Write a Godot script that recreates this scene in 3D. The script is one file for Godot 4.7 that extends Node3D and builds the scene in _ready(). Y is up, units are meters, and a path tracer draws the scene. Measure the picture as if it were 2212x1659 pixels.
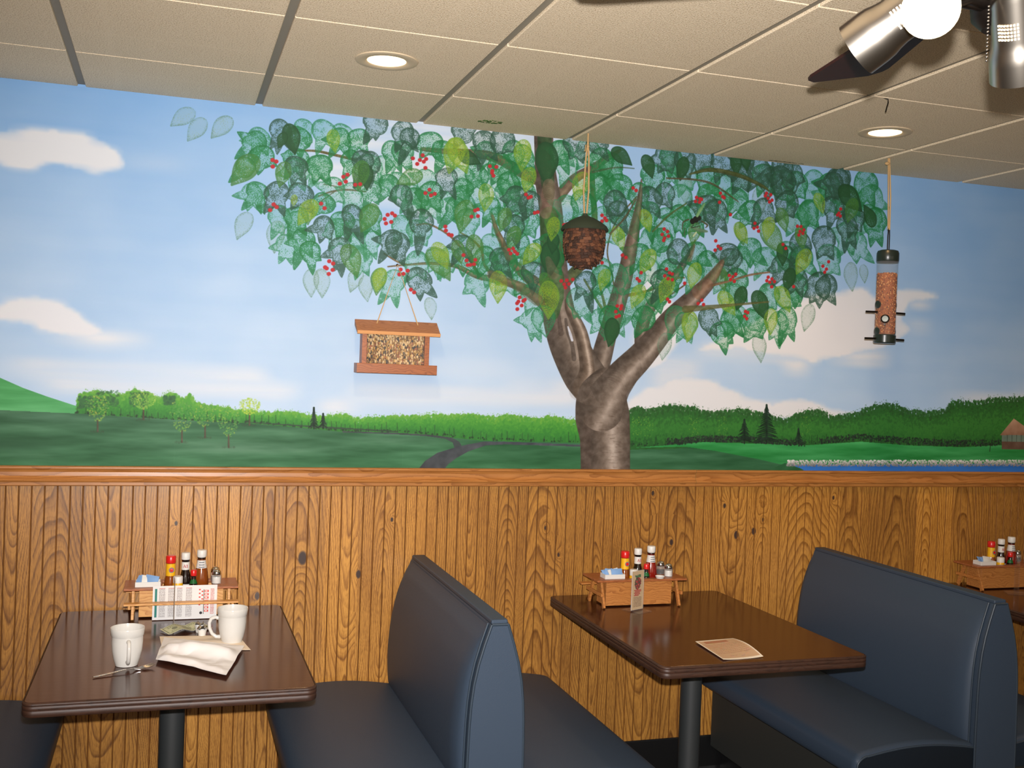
extends Node3D

# ---------------------------------------------------------------- camera and room constants
const W := 2212.0
const H := 1659.0
const FOC := 2284.12
const CEIL := 2.551
const RAIL := 1.2505
const XL := -2.4
const XR := 5.2
const ZF := 6.0
const FILL_ENERGY := 0.5  # energy of the area lights added behind the camera
var cam_at := Vector3(0, 1.6367, 3.925)
var cam_basis := Basis.from_euler(Vector3(-0.0136, -0.3135, 0.0369), EULER_ORDER_YXZ)
var M := {}
var rng := RandomNumberGenerator.new()

func _ready():
	rng.seed = 4711
	# camera
	var cam := Camera3D.new()
	cam.name = "camera"
	cam.fov = rad_to_deg(2.0 * atan(H * 0.5 / FOC))
	cam.transform = Transform3D(cam_basis, cam_at)
	cam.near = 0.05
	add_child(cam)
	cam.current = true
	# environment: the room is closed, the sky behind it is a dull evening grey
	var env := Environment.new()
	env.background_mode = Environment.BG_COLOR
	env.background_color = Color(0.25, 0.25, 0.27)
	env.tonemap_mode = Environment.TONE_MAPPER_LINEAR
	env.tonemap_exposure = 1.0
	env.sdfgi_enabled = true
	env.ssao_enabled = true
	env.ssil_enabled = true
	var we := WorldEnvironment.new()
	we.name = "environment"
	we.environment = env
	add_child(we)
	# the flash of the camera that took the picture, a little above its lens
	var flash := SpotLight3D.new()
	flash.name = "camera_flash"
	flash.light_color = Color(1.0, 0.985, 0.98)
	flash.light_energy = 16.6
	flash.light_size = 0.012
	flash.spot_angle = 42.0
	flash.spot_angle_attenuation = 0.9
	flash.spot_range = 14.0
	flash.spot_attenuation = 2.0
	flash.shadow_enabled = true
	flash.transform = Transform3D(cam_basis, cam_at + cam_basis * Vector3(0.01, 0.075, 0.0))
	add_child(flash)
	# warm lamps of the dining room, some added unseen for fill: see recessed_light() and ceiling_fan()
	make_materials()
	build_shell()
	build_lights()
	build_furniture()
	build_feeders()
	build_fan()
	build_table_things()

# ---------------------------------------------------------------- pixel -> place on a plane
func ray(px: float, py: float) -> Vector3:
	return cam_basis * Vector3((px - W * 0.5) / FOC, -(py - H * 0.5) / FOC, -1.0)

func wp(px: float, py: float) -> Vector2:   # a point of the back wall
	var d := ray(px, py)
	var t := -cam_at.z / d.z
	return Vector2(cam_at.x + d.x * t, cam_at.y + d.y * t)

# ---------------------------------------------------------------- tags
func lin(r: float, g: float, b: float) -> Color:
	return Color(r / 255.0, g / 255.0, b / 255.0)

func thing(called: String, label: String, category: String, at := Vector3.ZERO, turn := 0.0, group := "") -> Node3D:
	var o := Node3D.new()
	o.name = numbered(called)
	o.position = at
	o.rotation.y = turn
	add_child(o, true)
	tag(o, label, category, group)
	return o

var used := {}
func numbered(called: String) -> String:
	var n: int = used.get(called, 0)
	used[called] = n + 1
	return called if n == 0 else "%s_%03d" % [called, n]

func tag(o: Node, label: String, category: String, group := "") -> void:
	o.set_meta("label", label)
	o.set_meta("category", category)
	if group:
		o.set_meta("group", group)

func structure(called: String, label: String) -> Node3D:
	var o := Node3D.new()
	o.name = called
	add_child(o, true)
	o.set_meta("kind", "structure")
	o.set_meta("label", label)
	return o

func part(called: String, mesh: Mesh, mat: Material, parent: Node, at := Vector3.ZERO, rot := Vector3.ZERO) -> MeshInstance3D:
	var o := MeshInstance3D.new()
	var taken: Dictionary = parent.get_meta("names", {})
	var n: int = taken.get(called, 0)
	taken[called] = n + 1
	parent.set_meta("names", taken)
	o.name = called if n == 0 else "%s_%03d" % [called, n]
	o.mesh = mesh
	o.material_override = null
	for k in mesh.get_surface_count():
		if mat:
			o.set_surface_override_material(k, mat)
	o.position = at
	o.rotation = rot
	parent.add_child(o, true)
	return o

func single(called: String, label: String, category: String, mesh: Mesh, mat: Material, at := Vector3.ZERO, rot := Vector3.ZERO, group := "") -> MeshInstance3D:
	var o := MeshInstance3D.new()
	o.name = numbered(called)
	o.mesh = mesh
	for k in mesh.get_surface_count():
		if mat:
			o.set_surface_override_material(k, mat)
	o.position = at
	o.rotation = rot
	add_child(o, true)
	tag(o, label, category, group)
	return o

func copy(o: Node3D, label: String, at: Vector3, turn := 0.0) -> Node3D:
	var c: Node3D = o.duplicate()
	var base := o.name as String
	var cut := base.rfind("_0")
	if cut > 0 and base.length() - cut == 4:
		base = base.substr(0, cut)
	c.name = numbered(base)
	add_child(c, true)
	c.position = at
	c.rotation.y = turn
	c.set_meta("label", label)
	return c

# ---------------------------------------------------------------- mesh builder
class Shape:
	var v := PackedVector3Array()
	var n := PackedVector3Array()
	var t := PackedVector2Array()
	var i := PackedInt32Array()
	func tri(a: Vector3, b: Vector3, c: Vector3, na: Vector3, nb: Vector3, nc: Vector3, ua := Vector2.ZERO, ub := Vector2.ZERO, uc := Vector2.ZERO) -> void:
		var k := v.size()
		var g := (b - a).cross(c - a)
		if g.length_squared() < 1e-16:
			return
		v.append(a); v.append(b); v.append(c)
		n.append(na); n.append(nb); n.append(nc)
		t.append(ua); t.append(ub); t.append(uc)
		i.append(k)
		if g.dot(na + nb + nc) > 0.0:
			i.append(k + 2); i.append(k + 1)
		else:
			i.append(k + 1); i.append(k + 2)
	func quad(a: Vector3, b: Vector3, c: Vector3, d: Vector3, na: Vector3, nb: Vector3, nc: Vector3, nd: Vector3, ua := Vector2.ZERO, ub := Vector2.ZERO, uc := Vector2.ZERO, ud := Vector2.ZERO) -> void:
		tri(a, b, c, na, nb, nc, ua, ub, uc)
		tri(a, c, d, na, nc, nd, ua, uc, ud)
	func flat(a: Vector3, b: Vector3, c: Vector3, d: Vector3, m: Vector3, ua := Vector2(0, 0), ub := Vector2(1, 0), uc := Vector2(1, 1), ud := Vector2(0, 1)) -> void:
		quad(a, b, c, d, m, m, m, m, ua, ub, uc, ud)
	func box(at: Vector3, size: Vector3, r := 0.0, turn := Basis.IDENTITY) -> Shape:   # a box with rounded edges round its centre
		var h := size * 0.5
		r = minf(r, minf(h.x, minf(h.y, h.z)) * 0.98)
		for axis in 3:
			for s in [-1.0, 1.0]:
				var w := Vector3.ZERO
				w[axis] = s
				var ua := Vector3.ZERO
				ua[(axis + 1) % 3] = 1.0
				var va := Vector3.ZERO
				va[(axis + 2) % 3] = 1.0
				var hu: float = h[(axis + 1) % 3]
				var hv: float = h[(axis + 2) % 3]
				var hw: float = h[axis]
				if r <= 0.0:
					var q := []
					for c in [[-1, -1], [1, -1], [1, 1], [-1, 1]]:
						q.append(at + turn * (w * hw + ua * hu * c[0] + va * hv * c[1]))
					flat(q[0], q[1], q[2], q[3], turn * w)
					continue
				var p := []
				var nn := []
				for a in 4:
					for b in 4:
						var su: float = [-1.0, 0.0, 0.0, 1.0][a]
						var sv: float = [-1.0, 0.0, 0.0, 1.0][b]
						var m := (w + ua * su + va * sv).normalized()
						var core := w * (hw - r) + ua * (hu - r) * (-1.0 if a < 2 else 1.0) + va * (hv - r) * (-1.0 if b < 2 else 1.0)
						p.append(at + turn * (core + m * r))
						nn.append(turn * m)
				for a in 3:
					for b in 3:
						var k: int = a * 4 + b
						quad(p[k], p[k + 4], p[k + 5], p[k + 1], nn[k], nn[k + 4], nn[k + 5], nn[k + 1])
		return self
	func lathe(profile: Array, seg := 24, at := Vector3.ZERO, turn := Basis.IDENTITY, smooth := 0.75) -> Shape:   # profile of Vector2(radius, y), from one end to the other, material on the left of the way up
		var m := profile.size()
		var sn := []
		for k in m - 1:
			var d: Vector2 = profile[k + 1] - profile[k]
			sn.append(Vector2(d.y, -d.x).normalized())
		for k in m - 1:
			var n0: Vector2 = sn[k]
			var n1: Vector2 = sn[k]
			if k > 0 and sn[k - 1].dot(sn[k]) > smooth:
				n0 = (sn[k - 1] + sn[k]).normalized()
			if k < m - 2 and sn[k + 1].dot(sn[k]) > smooth:
				n1 = (sn[k + 1] + sn[k]).normalized()
			var p0: Vector2 = profile[k]
			var p1: Vector2 = profile[k + 1]
			for s in seg:
				var a := TAU * s / seg
				var b := TAU * (s + 1) / seg
				var da := Vector3(cos(a), 0, sin(a))
				var db := Vector3(cos(b), 0, sin(b))
				var up := Vector3.UP
				var us := float(s) / seg
				var ue := float(s + 1) / seg
				quad(at + turn * (da * p0.x + up * p0.y), at + turn * (db * p0.x + up * p0.y), at + turn * (db * p1.x + up * p1.y), at + turn * (da * p1.x + up * p1.y),
					turn * (da * n0.x + up * n0.y), turn * (db * n0.x + up * n0.y), turn * (db * n1.x + up * n1.y), turn * (da * n1.x + up * n1.y),
					Vector2(us, float(k) / m), Vector2(ue, float(k) / m), Vector2(ue, float(k + 1) / m), Vector2(us, float(k + 1) / m))
		return self
	func tube(pts: Array, rad: Variant, seg := 8, flatten := 1.0, caps := true) -> Shape:
		var m := pts.size()
		var rings := []
		var norms := []
		var side := Vector3.ZERO
		for k in m:
			var d: Vector3 = (pts[mini(k + 1, m - 1)] - pts[maxi(k - 1, 0)]).normalized()
			if k == 0:
				side = d.cross(Vector3.UP if absf(d.y) < 0.9 else Vector3.RIGHT).normalized()
			else:
				side = (side - d * side.dot(d)).normalized()
			var up := side.cross(d).normalized()
			var r: float = rad[k] if rad is Array else rad
			var ring := []
			var nr := []
			for s in seg:
				var a := TAU * s / seg
				ring.append(pts[k] + (side * cos(a) + up * sin(a) * flatten) * r)
				nr.append((side * cos(a) + up * sin(a) / flatten).normalized())
			rings.append(ring)
			norms.append(nr)
		for k in m - 1:
			for s in seg:
				var e: int = (s + 1) % seg
				quad(rings[k][s], rings[k][e], rings[k + 1][e], rings[k + 1][s], norms[k][s], norms[k][e], norms[k + 1][e], norms[k + 1][s])
		if caps:
			for k in [0, m - 1]:
				var d: Vector3 = (pts[1] - pts[0]).normalized() * -1.0 if k == 0 else (pts[m - 1] - pts[m - 2]).normalized()
				for s in seg:
					tri(pts[k], rings[k][s], rings[k][(s + 1) % seg], d, d, d)
		return self
	func ball(at: Vector3, r: Vector3, seg := 10, rows := 6) -> Shape:
		for a in rows:
			for b in seg:
				var q := []
				var nn := []
				for c in [[0, 0], [0, 1], [1, 1], [1, 0]]:
					var th: float = PI * (a + c[0]) / rows
					var ph: float = TAU * (b + c[1]) / seg
					var d := Vector3(sin(th) * cos(ph), cos(th), sin(th) * sin(ph))
					q.append(at + d * r)
					nn.append((d / r).normalized())
				quad(q[0], q[1], q[2], q[3], nn[0], nn[1], nn[2], nn[3])
		return self
	func prism(poly: PackedVector2Array, depth: float, at := Vector3.ZERO, turn := Basis.IDENTITY) -> Shape:   # an outline in x-y pushed out along z, centred
		var idx := Geometry2D.triangulate_polygon(poly)
		for s in [-0.5, 0.5]:
			var m: Vector3 = turn * Vector3(0, 0, signf(s))
			for k in range(0, idx.size(), 3):
				var q := []
				for j in 3:
					var p := poly[idx[k + j]]
					q.append(at + turn * Vector3(p.x, p.y, depth * s))
				tri(q[0], q[1], q[2], m, m, m, poly[idx[k]], poly[idx[k + 1]], poly[idx[k + 2]])
		var cc := Geometry2D.is_polygon_clockwise(poly)
		for k in poly.size():
			var a := poly[k]
			var b := poly[(k + 1) % poly.size()]
			var d := (b - a).normalized()
			var o := Vector2(-d.y, d.x) if cc else Vector2(d.y, -d.x)
			var m: Vector3 = turn * Vector3(o.x, o.y, 0)
			flat(at + turn * Vector3(a.x, a.y, -depth * 0.5), at + turn * Vector3(b.x, b.y, -depth * 0.5), at + turn * Vector3(b.x, b.y, depth * 0.5), at + turn * Vector3(a.x, a.y, depth * 0.5), m)
		return self
	func sheet(nu: int, nv: int, f: Callable, thick := 0.0, uv_flip := false) -> Shape:   # a surface f(u, v) with thickness pushed to its back
		var p := []
		var nn := []
		var e := 0.5 / maxi(nu, nv) * 0.5
		for a in nu + 1:
			for b in nv + 1:
				var u := float(a) / nu
				var w := float(b) / nv
				p.append(f.call(u, w))
				var du: Vector3 = f.call(minf(u + e, 1.0), w) - f.call(maxf(u - e, 0.0), w)
				var dv: Vector3 = f.call(u, minf(w + e, 1.0)) - f.call(u, maxf(w - e, 0.0))
				nn.append(du.cross(dv).normalized())
		var st := nv + 1
		for a in nu:
			for b in nv:
				var k: int = a * st + b
				var u0 := float(a) / nu
				var u1 := float(a + 1) / nu
				var w0 := 1.0 - float(b) / nv
				var w1 := 1.0 - float(b + 1) / nv
				quad(p[k], p[k + st], p[k + st + 1], p[k + 1], nn[k], nn[k + st], nn[k + st + 1], nn[k + 1], Vector2(u0, w0), Vector2(u1, w0), Vector2(u1, w1), Vector2(u0, w1))
				if thick > 0.0:
					quad(p[k] - nn[k] * thick, p[k + st] - nn[k + st] * thick, p[k + st + 1] - nn[k + st + 1] * thick, p[k + 1] - nn[k + 1] * thick, -nn[k], -nn[k + st], -nn[k + st + 1], -nn[k + 1], Vector2(u0, w0), Vector2(u1, w0), Vector2(u1, w1), Vector2(u0, w1))
		if thick > 0.0:
			var rim := []
			for a in nu: rim.append(a * st)
			for b in nv: rim.append(nu * st + b)
			for a in nu: rim.append((nu - a) * st + nv)
			for b in nv: rim.append(nv - b)
			var mid: Vector3 = f.call(0.5, 0.5)
			for k in rim.size():
				var a: int = rim[k]
				var b: int = rim[(k + 1) % rim.size()]
				var out: Vector3 = (p[b] - p[a]).cross(nn[a]).normalized()
				if out.dot(p[a] - mid) < 0.0:
					out = -out
				flat(p[a], p[b], p[b] - nn[b] * thick, p[a] - nn[a] * thick, out, Vector2(0.01, 0.01), Vector2(0.01, 0.01), Vector2(0.01, 0.01), Vector2(0.01, 0.01))
		return self
	func mesh(into: ArrayMesh = null) -> ArrayMesh:
		var am := into if into else ArrayMesh.new()
		var arr := []
		arr.resize(Mesh.ARRAY_MAX)
		arr[Mesh.ARRAY_VERTEX] = v
		arr[Mesh.ARRAY_NORMAL] = n
		arr[Mesh.ARRAY_TEX_UV] = t
		arr[Mesh.ARRAY_INDEX] = i
		am.add_surface_from_arrays(Mesh.PRIMITIVE_TRIANGLES, arr)
		return am

func S() -> Shape:
	return Shape.new()

# ---------------------------------------------------------------- materials
func mat(c: Color, rough := 0.6, metal := 0.0, spec := 0.5) -> StandardMaterial3D:
	var m := StandardMaterial3D.new()
	m.albedo_color = c
	m.roughness = rough
	m.metallic = metal
	m.metallic_specular = spec
	return m

func noise_tex(freq: float, size: int, normal := false, strength := 1.0, octaves := 3, ramp: Gradient = null, seed := 1, kind := FastNoiseLite.TYPE_SIMPLEX_SMOOTH) -> NoiseTexture2D:
	var fn := FastNoiseLite.new()
	fn.noise_type = kind
	fn.frequency = freq
	fn.fractal_octaves = octaves
	fn.seed = seed
	var t := NoiseTexture2D.new()
	t.width = size
	t.height = size
	t.seamless = true
	t.noise = fn
	t.as_normal_map = normal
	if normal:
		t.bump_strength = strength
	if ramp:
		t.color_ramp = ramp
	return t

func tri_map(m: StandardMaterial3D, scale: Vector3, world := false) -> StandardMaterial3D:
	m.uv1_triplanar = true
	m.uv1_world_triplanar = world
	m.uv1_scale = scale
	return m

func ramp(stops: Array) -> Gradient:
	var g := Gradient.new()
	var off := PackedFloat32Array()
	var col := PackedColorArray()
	for s in stops:
		off.append(s[0])
		col.append(s[1])
	g.offsets = off
	g.colors = col
	return g

func wood_tex(light: Color, dark: Color, w := 512, h := 128, seed := 5, lines := 14.0) -> ImageTexture:   # grain that runs along u
	var fn := FastNoiseLite.new()
	fn.seed = seed
	fn.frequency = 1.0
	fn.fractal_octaves = 3
	var im := Image.create(w, h, false, Image.FORMAT_RGB8)
	for y in h:
		for x in w:
			var u := float(x) / w
			var v := float(y) / h
			var wx := sin(u * TAU)
			var wy := cos(u * TAU)
			var k := v * lines + fn.get_noise_3d(wx * 0.5, wy * 0.5, v * 2.0) * 1.8
			var f := k - floorf(k)
			var d := pow(f, 3.0) * 0.7 + 0.25 * (fn.get_noise_3d(wx * 4.0, wy * 4.0, v * 60.0) * 0.5 + 0.5)
			im.set_pixel(x, y, light.lerp(dark, clampf(d, 0.0, 1.0)))
	return ImageTexture.create_from_image(im)

func make_materials():
	M.wall = mat(lin(190, 170, 140), 0.8)
	M.floor = mat(lin(120, 118, 112), 0.6)
	M.floor.albedo_texture = noise_tex(0.08, 256, false, 1.0, 4, ramp([[0.2, lin(105, 104, 100)], [0.5, lin(170, 168, 160)], [0.8, lin(205, 202, 194)]]), 3)
	tri_map(M.floor, Vector3(3, 3, 3), true)
	M.tile = mat(Color.WHITE, 0.95, 0.0, 0.2)
	M.tile.albedo_texture = noise_tex(0.16, 512, false, 1.0, 4, ramp([[0.2, lin(196, 172, 138)], [0.42, lin(234, 213, 181)], [0.7, lin(244, 226, 197)]]), 9)
	M.tile.heightmap_enabled = true
	M.tile.heightmap_texture = noise_tex(0.16, 512, false, 1.0, 4, null, 9)
	M.tile.heightmap_scale = 0.12
	tri_map(M.tile, Vector3(2.3, 2.3, 2.3), true)
	M.bar = mat(lin(140, 131, 114), 0.7)
	M.light_trim = mat(lin(204, 184, 152), 0.7)
	M.groove = mat(lin(138, 88, 38), 0.5)   # darker brown on the groove faces
	M.base_black = mat(lin(14, 14, 15), 0.4)
	M.vinyl = mat(lin(54, 67, 83), 0.5, 0.0, 0.42)
	M.vinyl.normal_enabled = true
	M.vinyl.normal_texture = noise_tex(0.12, 256, true, 2.0, 3, null, 4, FastNoiseLite.TYPE_CELLULAR)
	M.vinyl.normal_scale = 0.25
	tri_map(M.vinyl, Vector3(9, 9, 9))
	M.vinyl_seam = mat(lin(48, 60, 72), 0.4)
	M.kick = mat(lin(46, 48, 46), 0.55)
	M.post = mat(lin(44, 47, 48), 0.5, 0.0, 0.5)
	M.laminate = mat(Color.WHITE, 0.16, 0.0, 0.45)
	M.laminate.albedo_texture = wood_tex(lin(74, 40, 28), lin(44, 23, 16), 512, 256, 11, 24.0)
	tri_map(M.laminate, Vector3(1.0, 1.6, 1.6))
	M.edge = mat(Color.WHITE, 0.5)
	M.edge.albedo_texture = wood_tex(lin(68, 43, 31), lin(38, 22, 15), 512, 64, 13, 5.0)
	tri_map(M.edge, Vector3(2, 14, 2))
	M.honey = mat(Color.WHITE, 0.4)
	M.honey.albedo_texture = wood_tex(lin(226, 172, 104), lin(176, 112, 54), 512, 128, 17, 10.0)
	tri_map(M.honey, Vector3(3, 9, 9))
	M.honey_dark = mat(Color.WHITE, 0.4)
	M.honey_dark.albedo_texture = wood_tex(lin(192, 128, 66), lin(146, 86, 40), 512, 128, 18, 10.0)
	tri_map(M.honey_dark, Vector3(3, 9, 9))
	M.redwood = mat(Color.WHITE, 0.4)
	M.redwood.albedo_texture = wood_tex(lin(168, 100, 56), lin(118, 64, 34), 512, 128, 19, 10.0)
	tri_map(M.redwood, Vector3(3, 9, 9))
	M.cedar = mat(Color.WHITE, 0.6)
	M.cedar.albedo_texture = wood_tex(lin(176, 120, 78), lin(126, 78, 48), 512, 128, 23, 8.0)
	tri_map(M.cedar, Vector3(3, 10, 10))
	M.cedar_light = mat(lin(216, 156, 100), 0.6)
	M.white = mat(lin(216, 214, 208), 0.45)
	M.ceramic = mat(lin(207, 204, 197), 0.12, 0.0, 0.5)
	M.paper = mat(lin(234, 230, 228), 0.85)
	M.steel = mat(lin(200, 200, 200), 0.18, 1.0)
	M.nickel = mat(lin(188, 180, 168), 0.3, 1.0)
	M.dark_metal = mat(lin(40, 34, 30), 0.4, 0.8)
	M.mahogany = mat(Color.WHITE, 0.5, 0.0, 0.3)
	M.mahogany.albedo_texture = wood_tex(lin(52, 20, 16), lin(26, 9, 8), 256, 64, 29, 8.0)
	tri_map(M.mahogany, Vector3(2, 8, 8))
	M.twine = mat(lin(196, 160, 110), 0.9)
	M.black_plastic = mat(lin(30, 40, 36), 0.3)
	M.clear = mat(Color(0.62, 0.64, 0.66, 0.05), 0.04)
	M.clear.metallic_specular = 0.28
	M.clear.transparency = BaseMaterial3D.TRANSPARENCY_ALPHA
	M.glass = mat(Color(0.93, 0.95, 0.95, 0.12), 0.05)
	M.glass.transparency = BaseMaterial3D.TRANSPARENCY_ALPHA
	M.red = mat(lin(206, 30, 28), 0.3)
	M.yellow = mat(lin(232, 176, 26), 0.4)
	M.ketchup = mat(lin(128, 24, 14), 0.1, 0.0, 0.6)
	M.amber = mat(lin(126, 62, 18), 0.1, 0.0, 0.6)
	M.brown_sauce = mat(lin(22, 13, 10), 0.08, 0.0, 0.6)
	M.green = mat(lin(26, 96, 44), 0.4)
	M.blue = mat(lin(120, 158, 205), 0.6)
	M.bulb = glow(Color(1.0, 0.9, 0.7), 9.0)
	M.vent = glow(Color(1.0, 0.82, 0.62), 3.0)
	M.grey_ink = mat(lin(110, 112, 120), 0.6)
	M.red_ink = mat(lin(170, 40, 40), 0.6)

func glow(c: Color, e: float) -> StandardMaterial3D:
	var m := mat(lin(250, 240, 220), 0.4)
	m.emission_enabled = true
	m.emission = c
	m.emission_energy_multiplier = e
	return m

# ---------------------------------------------------------------- the shell of the room
func build_shell():
	# floor
	var fl := structure("floor", "pale speckled floor under the booths and tables")
	part("floor_slab", S().box(Vector3((XL + XR) / 2, -0.05, ZF / 2), Vector3(XR - XL + 0.4, 0.1, ZF + 0.4)).mesh(), M.floor, fl)
	# outer walls
	for w in [["wall_left", "plain beige side wall left of the mural", Vector3(XL - 0.05, 1.28, ZF / 2), Vector3(0.1, 2.56, ZF + 0.2)], ["wall_right", "plain beige side wall right of the mural", Vector3(XR + 0.05, 1.28, ZF / 2), Vector3(0.1, 2.56, ZF + 0.2)], ["wall_front", "plain beige wall facing the mural", Vector3((XL + XR) / 2, 1.28, ZF + 0.05), Vector3(XR - XL, 2.56, 0.1)]]:
		var o := structure(w[0], w[1])
		part("plaster", S().box(w[2], w[3]).mesh(), M.wall, o)
	# back wall: plaster body, painted mural above, oak planks below
	var back := structure("wall_back", "back wall with a painted landscape mural above oak beadboard")
	part("plaster", S().box(Vector3((XL + XR) / 2, 1.28, -0.07), Vector3(XR - XL + 0.4, 2.56, 0.1)).mesh(), M.wall, back)
	build_mural(back)
	build_beadboard(back)
	# chair rail
	var rail := structure("trim_1", "moulded oak chair rail between mural and beadboard")
	var prof := [Vector2(-0.018, 0.0), Vector2(0.018, 0.0), Vector2(0.0215, -0.003), Vector2(0.0215, -0.008), Vector2(0.0155, -0.0145), Vector2(0.0135, -0.021), Vector2(0.014, -0.034), Vector2(0.017, -0.040), Vector2(0.0215, -0.0445), Vector2(0.0235, -0.049), Vector2(0.0215, -0.0535), Vector2(0.0165, -0.056), Vector2(0.0165, -0.066), Vector2(0.013, -0.069), Vector2(-0.018, -0.069)]
	var joints := [XL, 2.079, XR]
	M.rail = mat(Color.WHITE, 0.3)
	M.rail.albedo_texture = wood_tex(lin(182, 122, 64), lin(134, 82, 36), 1024, 128, 31, 7.0)
	for k in 2:
		var s := S()
		var a: float = joints[k] + 0.0004
		var b: float = joints[k + 1] - 0.0004
		for j in prof.size() - 1:
			var p: Vector2 = prof[j]
			var q: Vector2 = prof[j + 1]
			var d := q - p
			var m := Vector3(0, -d.x, d.y * -1.0).normalized()
			m = Vector3(0, d.x, -d.y).normalized()
			var up := Vector3(0, m.y, m.z)
			if j == 0: up = Vector3.UP
			var v0 := j * 0.055 + k * 0.13
			s.flat(Vector3(a, RAIL + p.y, p.x), Vector3(b, RAIL + p.y, p.x), Vector3(b, RAIL + q.y, q.x), Vector3(a, RAIL + q.y, q.x), up, Vector2(a * 0.9, v0), Vector2(b * 0.9, v0), Vector2(b * 0.9, v0 + 0.055), Vector2(a * 0.9, v0 + 0.055))
		part("rail_segment", s.mesh(), M.rail, rail)
	# baseboard
	var bb := structure("baseboard_back", "black vinyl cove base along the foot of the beadboard")
	var bp := PackedVector2Array([Vector2(0, 0.0), Vector2(0.012, 0.0), Vector2(0.008, 0.012), Vector2(0.006, 0.135), Vector2(0.003, 0.14), Vector2(0, 0.14)])
	part("base_strip", S().prism(bp, XR - XL, Vector3((XL + XR) / 2, 0, 0.003), Basis(Vector3.UP, -PI / 2)).mesh(), M.base_black, bb)
	# ceiling: slab, metal bars, mineral tiles
	var ce := structure("ceiling", "suspended ceiling of textured tan mineral tiles on a metal grid")
	part("ceiling_slab", S().box(Vector3((XL + XR) / 2, 2.66, ZF / 2), Vector3(XR - XL + 0.4, 0.08, ZF + 0.4)).mesh(), M.wall, ce)
	var xs := [-0.3156 - 0.6 * 3, -0.3156 - 0.6 * 2, -0.3156 - 0.6, -0.3156, 0.276, 0.8692, 1.4707, 2.1004, 2.7265, 3.3508, 3.972, 4.592]
	var zs := [0.443, 1.051, 1.6742, 2.284, 2.893, 3.503, 4.113, 4.722, 5.332]
	for x in xs:
		part("grid_bar", S().box(Vector3(x, CEIL + 0.0105, ZF / 2), Vector3(0.025, 0.006, ZF), 0.0012).mesh(), M.bar, ce)
		part("grid_web", S().box(Vector3(x, CEIL + 0.03, ZF / 2), Vector3(0.003, 0.036, ZF)).mesh(), M.bar, ce)
	var shapes := {}
	for a in xs.size() + 1:
		var x0: float = XL if a == 0 else xs[a - 1] + 0.0125
		var x1: float = XR if a == xs.size() else xs[a] - 0.0125
		if x1 - x0 < 0.02:
			continue
		for b in zs.size() + 1:
			var z0: float = 0.0 if b == 0 else zs[b - 1] + 0.002
			var z1: float = ZF if b == zs.size() else zs[b] - 0.002
			var size := Vector3(x1 - x0, 0.016, z1 - z0)
			var key := "%.3f %.3f" % [size.x, size.z]
			if not shapes.has(key):
				shapes[key] = S().box(Vector3.ZERO, size, 0.0035).mesh()
			part("ceiling_tile", shapes[key], M.tile, ce, Vector3((x0 + x1) / 2, CEIL + 0.008, (z0 + z1) / 2))

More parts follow.
